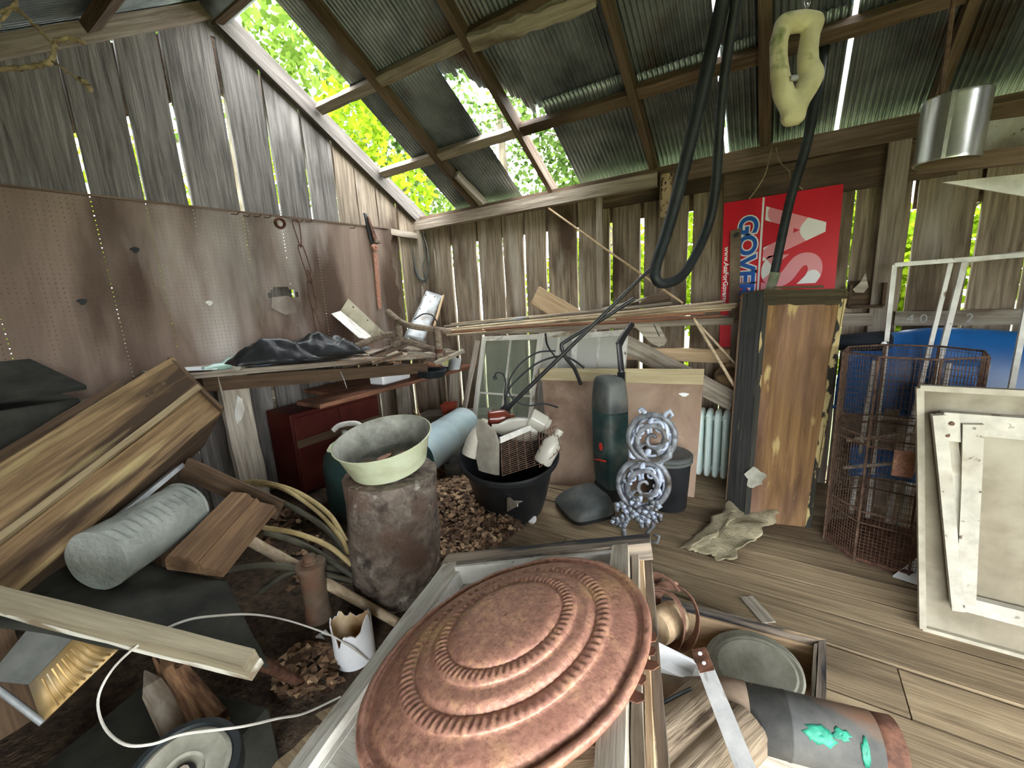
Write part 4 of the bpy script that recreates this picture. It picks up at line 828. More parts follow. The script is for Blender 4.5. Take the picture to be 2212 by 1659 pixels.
leafpile('dead_leaves', [(925, 1010), (1000, 1035), (1060, 1120), (1130, 1160), (1090, 1190), (960, 1230), (930, 1180)], 3600, .17, 'drift of dead brown leaves on the floor between the grey roll and the black tub', 3, .026)
leafpile('leaf_debris', [(590, 1450), (660, 1395), (740, 1410), (740, 1480), (660, 1525), (600, 1510)], 160, .05, 'small heap of dead leaves and nut shells beside the broken white pipe', 5, .03)
leafpile('rubble_litter', [(560, 1090), (690, 1130), (720, 1250), (640, 1290), (560, 1190)], 140, .04, 'dark leaf litter on the floor under the bench hoses', 6, .03)

# ---- black tub with bottles
tbc = V((-1.46, 2.13, .055)); tba = V((.55*.247, -.83*.247, .969)).normalized(); tbm = aim(tbc, tba); t = thing('rubber_tub', 'big black plastic tub with rope-handle rim full of bottles beside the vacuum cleaner', 'tub', tbc)
lathe('tub_wall', [(.2, .0), (.215, .01), (.235, .1), (.275, .33), (.29, .40), (.31, .405), (.318, .415), (.318, .44), (.308, .45), (.298, .44), (.285, .40), (.262, .3), (.225, .1), (.205, .03), (.001, .03)], tbm @ M.Diagonal((1.0, 1.0, .945, 1)), BLACKP, t, 56, caps=False)
lathe('tub_bottom', [(.2, .001), (.001, .001)], tbm, BLACKP, t, 40, caps=False)
rnd = random.Random(3); c = W(1090, 1080, pl=(tbc+V((.05, -.26, 0)), (-.4, -.9, 0)))
build('paint_spill', MB().prism([W(1092+42*math.cos(a)*rnd.uniform(.5, 1.1), 1088+16*math.sin(a)*rnd.uniform(.5, 1.2), pl=(W(1092, 1080, pl=(tbc+V((.14, -.24, 0)), (-.5, -.87, -.1))), (-.53, -.85, -.15))) for a in (2*PI*k/14 for k in range(14))], V((-.5, -.85, 0))*.004), WHITEP, t)
def bottle(name, lab, a, b, d, r, mat, prof='b', cat='bottle', cap=None):
    p, q = W(*a, d=d), W(*b, d=d); ax_ = q-p; L_ = ax_.length; m = aim(p, ax_)
    pf = {'b': [(.001, 0), (r*.85, 0), (r, .06*L_), (r, .62*L_), (r*.7, .76*L_), (r*.38, .84*L_), (r*.36, .97*L_), (r*.42, L_), (.001, L_)], 'j': [(.001, 0), (r*.9, 0), (r, .05*L_), (r, .78*L_), (r*.86, .86*L_), (r*.86, L_), (.001, L_)], 'jug': [(.001, 0), (r*.9, 0), (r, .08*L_), (r*1.02, .45*L_), (r*.85, .65*L_), (r*.4, .86*L_), (r*.36, L_), (.001, L_)]}[prof]
    t = thing(name, lab, cat, p, 'bottles in the black tub'); lathe('bottle_body', pf, m, mat, t, 24)
    if cap: lathe('cap', [(r*.46, .9*L_), (r*.48, .91*L_), (r*.46, 1.05*L_), (.001, 1.05*L_)], m, cap, t, 16)
bottle('amber_bottle', 'brown amber bottle lying on the heap in the black tub', (1055, 905), (1112, 900), 2.75, .055, BROWNG)
bottle('milk_jug', 'large cloudy plastic jug lying in the middle of the black tub', (1160, 928), (1062, 925), 2.65, .075, JAR, 'jug')
bottle('glass_jar', 'cloudy wide-mouthed jar on top of the heap in the black tub', (1145, 900), (1184, 922), 2.6, .058, JAR, 'j', 'jar')
bottle('soda_bottle', 'clear ribbed plastic bottle standing at the right side of the black tub', (1170, 1000), (1208, 932), 2.45, .055, JAR, 'b', cap=JAR)
bottle('white_bottle', 'cream plastic bottle lying at the left inside the black tub', (1015, 985), (1048, 905), 2.62, .06, mk('cream_plastic', [C(170, 164, 148), C(196, 190, 174)], (5, 5, 5), rough=.5), 'jug')
bottle('dark_bottle', 'dark long-necked bottle behind the jar in the black tub', (1115, 905), (1150, 915), 2.8, .03, BLACKP)
# wire record rack with an upright end panel
t = thing('wire_rack', 'rusty wire rack with a rounded grey end panel standing in the black tub', 'rack', W(1100, 1020, d=2.5))
GREYPAN = mk('dusty_grey_panel', [C(128, 122, 110), C(168, 160, 146)], (7, 7, 7), rough=.8, bump=.1, stain=(C(90, 86, 78), (5, 5, 5), .55, .7))
ep = [(1035, 905), (1043, 905), (1072, 930), (1080, 955), (1080, 1028), (1040, 1018), (1034, 990)]
build('end_panel', MB().prism([W(x, y, d=2.46+.0022*(1080-x)) for x, y in ep], (FW*.4-RT*.92)*.022), GREYPAN, t, bevel=.004)
g0, g1, g2, g3 = W(1082, 958, d=2.45), W(1160, 925, d=2.6), W(1172, 1000, d=2.55), W(1085, 1028, d=2.42)
for i in range(18):
    f = i/17; tube('wire', [g0.lerp(g3, f), g1.lerp(g2, f)], .0024, RUSTW, t, 5)
for i in range(6):
    f = i/5; tube('cross_wire', [g0.lerp(g1, f), g3.lerp(g2, f)], .003, RUSTW, t, 5)
board('top_slat', [g0+V((0, 0, .035)), g1+V((0, 0, .035)), g1, g0], .012, WHITEP, t, .001, 4)
h0, h1, h2, h3 = W(1165, 935, d=2.45), W(1200, 920, d=2.45), W(1212, 970, d=2.4), W(1165, 1010, d=2.4)
for i in range(7): tube('wire', [h0.lerp(h1, i/6), h3.lerp(h2, i/6)], .0022, RUSTW, t, 5)
for i in range(6): tube('cross_wire', [h0.lerp(h3, i/5), h1.lerp(h2, i/5)], .0022, RUSTW, t, 5)
p = F(1150, 1128); one(lathe('bottle_cap', [(.001, 0), (.03, 0), (.031, .004), (.027, .032), (.001, .034)], M.Translation(p+V((0, 0, .02))) @ M.Rotation(.8, 4, 'X'), WHITE, None, 18), 'white ribbed bottle cap lying on the floor below the black tub', 'cap')
# ---- sticks across the back
rnd = random.Random(12)
st = [((950, 716), (1588, 662), 3.12, .012, 'thick front pole'), ((955, 712), (1560, 652), 3.18, .010, 'straight pale'), ((960, 705), (1450, 655), 3.24, .011, 'upper pale'), ((958, 720), (1520, 676), 3.08, .013, 'square brown'), ((975, 700), (1330, 668), 3.28, .009, 'thin white'), ((1000, 718), (1580, 668), 3.15, .009, 'dark'), ((1080, 704), (1420, 655), 3.3, .009, 'back'), ((1230, 690), (1592, 658), 3.1, .012, 'long right'), ((965, 724), (1330, 690), 3.05, .010, 'lowest left'), ((1120, 700), (1500, 664), 3.22, .012, 'grey middle'), ((1300, 668), (1412, 640), 3.3, .011, 'short raised'), ((1050, 712), (1560, 682), 3.06, .011, 'lowest right')]
labs = ['pale round pole, front and longest of the bundle over the sashes', 'straight pale cane second from the front in the pole bundle', 'upper pale cane of the pole bundle ending near the hoses', 'brown squared batten under the pole bundle', 'thin whitish lath at the left top of the pole bundle', 'darker thin lath within the pole bundle reaching the painted box', 'rearmost thin cane of the pole bundle', 'thick cane at the right half of the bundle ending at the painted box', 'lowest brown lath at the left end of the pole bundle', 'grey pole through the middle of the bundle', 'short stick raised above the right part of the bundle', 'lowest long lath of the bundle under the black hose']
for i, ((a, b, Y, r, _), lab) in enumerate(zip(st, labs)):
    p, q = W(*a, y=Y), W(*b, y=Y+.06); m = [STICKW, PALEW, GREYW, REDW][(i*5) % 4] if i not in (0, 1, 7) else STICKW
    fr = aim((p+q)/2, V((0, 0, 1)), q-p)
    mb = MB().tube(spline([p, p.lerp(q, .33)+V((0, 0, rnd.uniform(-.006, .006))), p.lerp(q, .66)+V((0, 0, rnd.uniform(-.006, .006))), q], 4), r, 8 if i != 3 else 4)
    one(build('wooden_pole', mb, m, frame=fr, smooth=i != 3, sharp=50), lab, 'pole', 'bundle of poles across the back')
one(tube('wire_binding', [W(1100, 692, y=3.16), W(1120, 689, y=3.16), W(1142, 686, y=3.16)], [.006, .02, .008], GALVP, None, 8, k=3), 'grey wire binding wound round the pole bundle', 'wire')
p, q = W(1185, 450, y=3.42), W(1475, 655, y=3.15); one(tube('bamboo_cane', [p, p.lerp(q, .5)+V((0, 0, -.004)), q], .0085, PALEW, None, 8), 'thin pale cane leaning diagonally from the wall plate down to the poles', 'cane')
for a, b, Y, r, lab in (((1500, 690), (1590, 840), 3.0, .010, 'grey stick slanting down to the painted box, nearer of two'), ((1498, 688), (1592, 790), 3.1, .008, 'thin stick slanting behind the nearer one by the painted box')):
    one(tube('slanting_stick', [W(*a, y=Y), W(*b, y=Y-.05)], r, STICKW, None, 8), lab, 'stick')
one(board('raw_board', [W(1146, 655, y=3.34), W(1240, 712, y=3.34), W(1256, 672, y=3.36), W(1163, 618, y=3.36)], .03, PALEW, None, .003, 5, (0, 1, 0)), 'fresh orange-tan board end leaning behind the pole bundle', 'board')
one(board('dark_offcut', [W(1375, 660, y=3.3), W(1448, 645, y=3.3), W(1446, 632, y=3.34), W(1405, 636, y=3.34)], .05, BROWNB, None, .003, 3, (0, 1, 0)), 'short dark offcut on the right part of the pole bundle', 'offcut')
# bracket timber and arm carrying the poles
one(bar('timber_strut', W(1350, 742, y=3.28), W(1585, 868, y=3.12), .05, .13, GREYW, None, (0, -.2, 1), .005), 'thick weathered timber slanting down behind the hardboard panel', 'timber')
one(bar('support_batten', (-2.75, 3.33, 1.075), (-.3, 3.33, 1.17), .05, .04, BEAM, None), 'long level batten under the pole bundle along the back wall', 'batten')
g = W(1395, 728, y=3.3); t = thing('shovel_blade', 'pale grey wooden paddle blade with a split, hanging behind the sashes', 'paddle', g)
build('blade', MB().prism([W(x, y, y=3.3) for x, y in ((1368, 702), (1422, 700), (1440, 735), (1436, 745), (1424, 750), (1405, 742))], (0, .02, 0)), GREYW, t, bevel=.003)
build('split', MB().prism([W(x, y, y=3.298) for x, y in ((1411, 700), (1414, 702), (1426, 728), (1423, 726))], (0, .004, 0)), BLACKR, t)
one(tube('tree_burl', [W(1585, 790, y=3.3), W(1570, 815, y=3.3), W(1565, 850, y=3.3)], [.05, .09, .06], BROWNW, None, 12, k=3), 'round brown stump end behind the slanting sticks by the radiator', 'stump')
# ---- window sashes leaning on the back wall
def sash(name, lab, c4, mat, cols, th=.03, fw=.045, rows=1, pm=None):
    a, b, c, d = (V(p) for p in c4)          # bottom left, bottom right, top right, top left
    t = thing(name, lab, 'window sash', a.lerp(b, .5), 'old window sashes')
    n = (b-a).cross(d-a).normalized(); x = (b-a).normalized(); y = (d-a).normalized()
    wd, ht = (b-a).length, (d-a).length; u = fw/wd; v = fw/ht
    P_ = lambda s, r: a.lerp(b, s).lerp(d.lerp(c, s), r)
    board('stile', [P_(0, 0), P_(0, 1), P_(u, 1), P_(u, 0)], th, mat, t, .001, 5, n); board('stile', [P_(1-u, 0), P_(1-u, 1), P_(1, 1), P_(1, 0)], th, mat, t, .001, 5, n)
    board('rail', [P_(u, 1-v), P_(1-u, 1-v), P_(1-u, 1), P_(u, 1)], th, mat, t, .001, 5, n); board('rail', [P_(u, 0), P_(1-u, 0), P_(1-u, v), P_(u, v)], th, mat, t, .001, 5, n)
    for k in range(1, cols):
        s = u+(1-2*u)*k/cols; board('muntin', [P_(s-u*.2, v), P_(s-u*.2, 1-v), P_(s+u*.2, 1-v), P_(s+u*.2, v)], th*.8, mat, t, .0005, 4, n)
    for k in range(1, rows):
        s = v+(1-2*v)*k/rows; board('muntin', [P_(u, s-v*.2), P_(1-u, s-v*.2), P_(1-u, s+v*.2), P_(u, s+v*.2)], th*.7, mat, t, .0005, 4, n)
    for k in range(cols):
        for j in range(rows):
            s0, s1 = u+(1-2*u)*k/cols, u+(1-2*u)*(k+1)/cols; r0, r1 = v+(1-2*v)*j/rows, v+(1-2*v)*(j+1)/rows
            board('pane', [p+n*th*.45 for p in (P_(s0, r0), P_(s0, r1), P_(s1, r1), P_(s1, r0))], .003, pm or PANE, t, 0, 1, n)
def lean(tl, tr, Yt, Yb): 
    a, b = W(*tl, y=Yt), W(*tr, y=Yt); return [V((a.x, Yb, 0)), V((b.x, Yb, 0)), b, a]
A = W(1045, 728, y=3.25); B = W(1175, 722, y=3.25)
sash('glazed_casement', 'leftmost weathered window sash with dusty glass leaning on the back wall', [V((A.x-.05, 2.98, .0)), V((B.x-.05, 2.98, .0)), B, A], WHITEW, 2, rows=2)
A, B = W(1040, 732, y=3.17), W(1052, 731, y=3.17); one(bar('window_stop', (A.x-.16, 2.86, 0), (A.x-.07, 3.2, A.z-.02), .04, .03, GREYW, None, (0, -1, 0)), 'narrow grey window casing strip standing left of the sashes', 'casing')
A, B = W(1168, 720, y=3.28), W(1290, 712, y=3.28); sash('glazed_casement', 'middle window sash with narrow panes leaning behind the black pole', [V((A.x-.02, 3.06, 0)), V((B.x-.02, 3.06, 0)), B, A], WHITEW, 3, pm=MILKY)
A, B = W(1240, 722, y=3.22), W(1358, 712, y=3.22); sash('glazed_casement', 'rightmost pale grey window sash half hidden by the hardboard panel', [V((A.x, 3.0, 0)), V((B.x, 3.0, 0)), B, A], WHITEP, 2, pm=MILKY)
# ---- hardboard panel
a, b = F(1190, 1045), F(1500, 1075); c, d = W(1522, 797, y=3.02), W(1168, 795, y=2.86)
t = thing('hardboard_panel', 'dusty brown hardboard panel with pale wooden top rail leaning behind the vacuum cleaner', 'panel', a.lerp(b, .5)); n = (b-a).cross(d-a).normalized()
board('panel_sheet', [a, b, c, d], .01, HARDB, t, .001, 4, -n if n.y < 0 else n)
k = .105; board('top_rail', [p - V((0, .008, 0)) for p in (d.lerp(a, k), c.lerp(b, k+.015), c, d)], .015, PALEW if False else wood('pale_yellow_rail', C(170, 154, 118), C(200, 186, 148)), t, .001, 5, n if n.y < 0 else -n)
sp = d.lerp(c, .9).lerp(a.lerp(b, .9), .2); build('paint_blob', MB().prism([sp+(c-d).normalized()*.03*math.cos(q)*(1+.4*math.sin(3*q))+(d-a).normalized()*.014*math.sin(q) for q in (2*PI*i/10 for i in range(10))], (0, -.006, 0)), WHITE, t)
# ---- upright vacuum cleaner
vb = V((-.96, 2.43, 0)); t = thing('vacuum_cleaner', 'dark green upright vacuum cleaner with red badge standing between tub and iron scroll', 'vacuum cleaner', vb)
fx = V((-.62, -.78, 0)).normalized(); fy = V((-fx.y, fx.x, 0))     # front and side directions of the machine
def sect(c, w_, d_, k=5, n=24): return [c + fy*(w_/2)*math.copysign(abs(math.cos(a))**(2/k), math.cos(a)) + fx*(d_/2)*math.copysign(abs(math.sin(a))**(2/k), math.sin(a)) for a in (2*PI*i/n for i in range(n))]
hd = vb + fx*.10
build('floor_head', MB().ring([sect(hd+V((0, 0, .012))+fx*.01, .34, .30), sect(hd+V((0, 0, .05))+fx*.015, .35, .31), sect(hd+V((0, 0, .085)), .33, .27), sect(hd+V((0, 0, .125))-fx*.04, .27, .17), sect(hd+V((0, 0, .145))-fx*.07, .2, .09)]), GREYD, t, smooth=True, sharp=45)
build('head_trim', MB().ring([sect(hd+V((0, 0, .013))+fx*.01, .348, .308), sect(hd+V((0, 0, .035))+fx*.012, .352, .314)]), BLACKP, t, smooth=True, sharp=45)
build('vent_strip', MB().box(hd+V((0, 0, .11))+fx*.03, (.03, .18, .02), M((fx, fy, V((0, 0, 1)))).transposed() @ M.Rotation(.5, 3, 'Y')), POTI, t, bevel=.005)
T0, T1 = W(1297, 1045, d=2.72), W(1315, 812, d=2.90); T0 = V((vb.x+.06, vb.y+.05, .15)); T1 = W(1316, 812, pl=((vb.x+.14, vb.y+.15, 0), (FW.x, FW.y, 0)))
lean_ = (T1-T0)
def axp(s): return T0 + lean_*s
bd = [sect(axp(.0), .15, .11), sect(axp(.03), .2, .14), sect(axp(.3), .235, .16), sect(axp(.62), .235, .165), sect(axp(.7), .23, .165)]
build('bag_housing', MB().ring(bd), GREENV, t, smooth=True, sharp=45)
build('hood', MB().ring([sect(axp(.705), .232, .168), sect(axp(.8), .228, .165), sect(axp(.94), .205, .145), sect(axp(.985), .18, .12), sect(axp(1.0), .12, .07)]), GREYD, t, smooth=True, sharp=60)
lathe('swivel_joint', [(.07, -.09), (.075, 0), (.07, .09)], aim(T0-V((0, 0, .01)), fy), BLACKP, t, 18)
f0 = lambda s, side, out: axp(s)+fx*out+fy*side
build('badge', MB().prism([f0(.40, .03, .084)+fy*.02*math.cos(a)+V((0, 0, .026*math.sin(a))) for a in (2*PI*i/16 for i in range(16))], fx*.004), mk('badge_red', [C(200, 52, 44), C(214, 62, 52)], (3, 3, 3), rough=.4, bump=0), t)
build('red_stripe', MB().prism([f0(.30, .085, .080), f0(.275, -.0, .085), f0(.25, -.05, .084), f0(.24, -.05, .084), f0(.262, -.0, .085), f0(.285, .085, .080)], fx*.004), MATS['badge_red'], t)
build('rating_label', MB().prism([f0(.40, -.118, -.01), f0(.40, -.118, .045), f0(.18, -.115, .045), f0(.18, -.115, -.01)], fy*-.004), mk('silver_label', [C(150, 152, 152), C(190, 190, 190)], (20, 20, 90), rough=.4, bump=0), t)
h0 = axp(.55)-fx*.09; h1 = axp(1.02)-fx*.09; h2 = W(1337, 745, d=2.95); h3 = W(1365, 700, d=3.0)
build('back_spine', MB().tube([axp(.02)-fx*.085, h0, h1], .042, 4, flat=.7), BLACKP, t)
tube('handle_tube', [h1-V((0, 0, .2)), h1, h2], .02, BLACKM, t, 10); tube('handle_grip', [h2, h2.lerp(h3, .3)+V((0, 0, .01)), h3], [.026, .024, .022], BLACKM, t, 10, k=4)
for i in range(5):
    o_ = fy*(-.075-.006*i)-fx*(.10+.008*(i % 2)); tube('cord', [axp(.95)+o_, axp(.6)+o_+fy*-.012, axp(.25)+o_], .005, BLACKR, t, 6, k=4)
lathe('cord_hook', [(.012, 0), (.012, .05)], aim(axp(.96)-fx*.1-fy*.05, -fy), BLACKM, t, 8)
# ---- long black pole, cable loops and hooks (trimmer)
t = thing('string_trimmer', 'long black tubular trimmer shaft with bent handle leaning up to the right', 'trimmer', W(1095, 885, d=2.95))
s0, s1 = W(1090, 888, d=2.9), W(1408, 578, d=2.6)
tube('shaft', [s0, s0.lerp(s1, .5), s1], [.016, .014, .011], BLACKM, t, 10)
tube('handle_loop', [W(1370, 645, d=2.66), W(1300, 690, d=2.72), W(1225, 735, d=2.78), W(1213, 748, d=2.79), W(1222, 772, d=2.8), W(1240, 795, d=2.84), W(1255, 830, d=2.9)], .013, BLACKM, t, 10, k=6)
tube('shoulder_hook', [W(1178, 720, d=2.75), W(1182, 745, d=2.75), W(1195, 765, d=2.78), W(1206, 778, d=2.8)], .018, BLACKM, t, 8, k=4, flat=.25)
tube('motor_grip', [W(1082, 893, d=2.92), W(1100, 875, d=2.9)], .03, BLACKP, t, 10)
t = thing('cable_loops', 'thin black cable in loose loops hanging in front of the window sashes', 'cable', W(1120, 890, d=2.85))
tube('cable_loop', [W(1262, 795, d=2.85), W(1235, 776, d=2.83), W(1205, 770, d=2.82), W(1160, 785, d=2.83), W(1115, 822, d=2.85), W(1095, 850, d=2.86), W(1093, 880, d=2.87)], .007, BLACKR, t, 8, k=6)
tube('cable_loop', [W(1200, 758, d=2.8), W(1160, 762, d=2.82), W(1120, 790, d=2.84), W(1098, 830, d=2.86), W(1108, 862, d=2.87), W(1140, 876, d=2.88), W(1175, 872, d=2.9), W(1205, 880, d=2.95)], .006, BLACKR, t, 8, k=6)
t = thing('iron_hook', 'small dark curved iron hook handle in front of the sash glass', 'hook', W(1092, 885, d=2.9))
tube('hook_curve', [W(1068, 812, d=2.85), W(1074, 804, d=2.85), W(1086, 808, d=2.85), W(1092, 825, d=2.86), W(1090, 855, d=2.87), W(1094, 892, d=2.9)], .010, BLACKM, t, 8, k=5, flat=.6)
tube('hook_tip', [W(1067, 812, d=2.85), W(1071, 820, d=2.85)], .012, BLACKM, t, 8)
# ---- cast iron scroll
SY = 2.2
sp2 = lambda x, y, o=0.0: W(x, y, y=SY-o) 
t = thing('iron_scroll', 'ornate silver-white cast iron scrollwork leg standing between vacuum and dark pail', 'ironwork', W(1385, 1215, y=SY))
def spiral(cx, cy, r0, r1, a0, turns, n=40, ry=1.0): return [sp2(cx+(r0+(r1-r0)*i/n)*math.cos(a0+turns*2*PI*i/n), cy+ry*(r0+(r1-r0)*i/n)*math.sin(a0+turns*2*PI*i/n), .012*math.sin(i/n*PI)) for i in range(n+1)]
RB = [.013, .012, .010]
def scroll(pts, r0, r1, mat=IRON, nm='scroll'):
    n = len(pts); build(nm, MB().tube(pts, [1.3*(r0+(r1-r0)*i/(n-1)) for i in range(n)], 8, up=(0, 1, 0), flat=.9), mat, t, smooth=True)
for cx, cy, r in ((1408, 945, 50), (1390, 1045, 54)):
    scroll([sp2(cx+r*math.cos(a), cy+r*.98*math.sin(a)) for a in (2*PI*i/40 for i in range(41))], .013, .013, IRON, 'medallion_ring')
    scroll([sp2(cx+(r-9)*math.cos(a), cy+(r-9)*.98*math.sin(a), -.01) for a in (2*PI*i/40 for i in range(41))], .006, .006, IRONB, 'inner_ring')
    scroll(spiral(cx+4, cy+4, r*.8, 5, 1.9, 1.6), .015, .007)
    scroll(spiral(cx-2, cy-2, r*.85, r*.25, -.9, .55), .010, .005, IRONB)
    scroll(spiral(cx+14, cy-20, 18, 4, 2.6, 1.1, 20), .008, .005, IRONB); scroll(spiral(cx-22, cy-14, 15, 4, .4, -1.1, 20), .008, .005, IRONB)
    scroll(spiral(cx+20, cy+18, 14, 3, -1.5, 1.0, 20), .008, .004, IRONB); scroll(spiral(cx-18, cy+24, 14, 3, 1.1, -1.0, 20), .008, .004)
    for i in range(9):
        a = i*.7+.3; q = [sp2(cx+r*(.45+.4*k)*math.cos(a+.25*k), cy+r*(.45+.4*k)*math.sin(a+.25*k), .01) for k in (0, .5, 1)]
        build('leaf_bud', MB().tube(q, [.007, .02, .006], 6, up=(0, 1, 0), flat=.5), IRON if i % 2 else IRONB, t, smooth=True)
scroll([sp2(*p) for p in ((1378, 930), (1362, 958), (1362, 985), (1385, 1000), (1425, 1005), (1440, 985))], .010, .008, IRONB, 'side_scroll')
scroll([sp2(*p) for p in ((1394, 900), (1393, 890), (1386, 882), (1380, 886), (1384, 892))], .010, .006, IRONB, 'horn'); scroll([sp2(*p) for p in ((1434, 905), (1438, 893), (1448, 888), (1453, 896), (1446, 902))], .010, .006, IRONB, 'horn')
scroll([sp2(*p) for p in ((1448, 960), (1446, 985), (1420, 1000), (1385, 1002), (1355, 1015), (1340, 1045))], .014, .010, IRON, 'cross_scroll')
for i, (x, y, s) in enumerate(((1340, 1095, 15), (1360, 1108, 17), (1382, 1112, 18), (1402, 1105, 18), (1415, 1092, 16), (1350, 1120, 14), (1392, 1128, 16), (1420, 1118, 14), (1372, 1085, 14), (1330, 1125, 12), (1345, 1132, 11))):
    for k in range(5):
        a = k*2*PI/5+i; build('leaf', MB().tube([sp2(x, y, .01), sp2(x+s*.6*math.cos(a), y+s*.6*math.sin(a), .03), sp2(x+s*math.cos(a), y+s*math.sin(a), .01)], [.009, .018, .004], 6, flat=.5, up=(0, 1, 0)), IRON if (i+k) % 3 else IRONB, t, smooth=True)
scroll([sp2(*p) for p in ((1408, 1110), (1412, 1135), (1398, 1150), (1402, 1168), (1420, 1172), (1424, 1158), (1412, 1155))], .010, .006, IRON, 'foot_scroll')
scroll([sp2(*p) for p in ((1405, 1178), (1422, 1182), (1420, 1196), (1404, 1196), (1402, 1188), (1412, 1188), (1440, 1196), (1428, 1212), (1405, 1208))], .010, .007, IRON, 'foot_scroll')
scroll([sp2(*p) for p in ((1345, 1130), (1352, 1170), (1385, 1190), (1400, 1210))], .012, .010, IRON, 'foot_bar')
# ---- dark pail with lid
pc = V((-.58, 2.68, 0)); t = thing('lidded_pail', 'dark plastic pail with dusty ridged lid behind the iron scroll', 'pail', pc)
lathe('pail_body', [(.001, 0), (.115, 0), (.12, .01), (.14, .33)], M.Translation(pc), BLACKP, t, 32)
lathe('pail_lid', [(.142, .315), (.15, .32), (.15, .335), (.144, .338), (.15, .345), (.15, .36), (.14, .368), (.11, .364), (.105, .358), (.001, .358)], M.Translation(pc), GREYD, t, 36, caps=False)
# ---- radiator
t = thing('radiator', 'white cast radiator with rounded columns standing against the back wall', 'radiator', (-.35, 3.2, 0))
x = -.52
for i in range(7):
    mb = MB(); c = V((x+.055*i, 3.2, 0))
    def rr_(z, s): return [c+V((.022*math.copysign(abs(math.cos(a))**.7, math.cos(a))*s, .085*math.copysign(abs(math.sin(a))**.6, math.sin(a))*s, z)) for a in (2*PI*k/16 for k in range(16))]
    build('radiator_column', mb.ring([rr_(.05, .7), rr_(.07, 1), rr_(.51, 1), rr_(.535, .8), rr_(.545, .4)]), RADW, t, smooth=True, sharp=60)
    bar('rib', c+V((-.0, -.09, .08)), c+V((0, -.09, .51)), .012, .012, RADW, t, (0, 1, 0), 0, 2)
tube('header_pipe', [(x-.02, 3.2, .1), (x+.37, 3.2, .1)], .02, RADW, t, 10); tube('header_pipe', [(x-.02, 3.2, .48), (x+.37, 3.2, .48)], .02, RADW, t, 10)
for i in (0, 6): lathe('foot', [(.03, 0), (.02, .06)], M.Translation((x+.055*i, 3.2, 0)), RADW, t, 10)
# ---- tall painted box
b0, b1, b2 = F(1565, 1095), F(1608, 1125), F(1750, 1140); t0, t1, t2_ = W(1600, 637, y=3.0), W(1650, 630, y=2.9), W(1830, 628, y=2.96)
b3 = b0+(b2-b1); t3 = t0+(t2_-t1); n = (b2-b1).cross(t1-b1).normalized(); n = n if n.y < 0 else -n
t = thing('painted_box', 'tall wooden box with peeling brown front, yellow edge and black side standing on end', 'box', (b0+b2)/2)
P_ = lambda s, r: b1.lerp(b2, s).lerp(t1.lerp(t2_, s), r)
board('front_panel', [P_(.05, .0), P_(.05, .965), P_(.95, .965), P_(.95, .0)], .012, PEELW, t, .001, 8, -n)
board('edge_strip', [p+n*.006 for p in (P_(.92, -.0), P_(.92, .97), P_(1.0, .97), P_(1.0, 0))], .014, PEELY, t, .003, 10, -n)
board('edge_strip', [p+n*.004 for p in (P_(0.0, -.0), P_(0.0, .98), P_(.07, .98), P_(.07, 0))], .014, wood('flaking_black_and_cream', C(38, 38, 36), C(70, 68, 60), (C(190, 168, 120), (5, 22, 22), .58, .62)), t, .003, 10, -n)
board('top_strip', [p+n*.004 for p in (P_(.0, .945), P_(1.0, .945), P_(1.0, 1.0), P_(.0, 1.0))], .014, wood('mossy_black_wood', C(38, 34, 26), C(82, 72, 48)), t, .005, 12, -n)
S_ = lambda s, r: b0.lerp(b1, s).lerp(t0.lerp(t1, s), r)
for s0_, s1_ in ((0, .3), (.32, .62), (.64, 1.0)): board('side_board', [S_(s0_, 0), S_(s0_, 1), S_(s1_, 1), S_(s1_, 0)], .014, BLACKW, t, .002, 8, (1, .4, 0))
board('back_panel', [b0, t0, t3, b3], .012, DARKW, t, .002, 4, (0, -1, 0)); board('far_side', [b2, t2_, t3, b3], .012, DARKW, t, .002, 4, (-1, 0, 0))
board('top_lid', [t0, t3, t2_, t1], .012, MATS['mossy_black_wood'], t, .003, 6, (0, 0, 1))
sp_ = P_(.1, .2)+n*.008; build('grey_patch', MB().prism([sp_+(b2-b1).normalized()*.05*math.cos(q)*(1+.25*math.sin(5*q))+(t1-b1).normalized()*.06*math.sin(q)*(1+.2*math.cos(3*q)) for q in (2*PI*i/22 for i in range(22))], n*.003), SLATE, t)
one(bar('lid_slat', t1.lerp(t2_, .12)+V((0, .05, .022)), t1.lerp(t2_, .72)+V((0, .03, .024)), .06, .014, DARKW, None), 'loose dark slat lying on top of the tall painted box', 'slat')
# rusty strap with slot
t = thing('strap_hinge', 'flat rusty iron strap with a slot standing up in front of the red sign', 'iron strap', W(1588, 690, y=3.405))
q = [W(x, y, y=3.405) for x, y in ((1574, 692), (1596, 692), (1601, 492), (1578, 499))]
build('strap', MB().prism(q, (0, .008, 0)), RUSTP, t); build('strap_slot', MB().prism([W(x, y, y=3.402) for x, y in ((1585, 505), (1596, 500), (1596, 508), (1586, 514))], (0, .003, 0)), BLACKR, t)
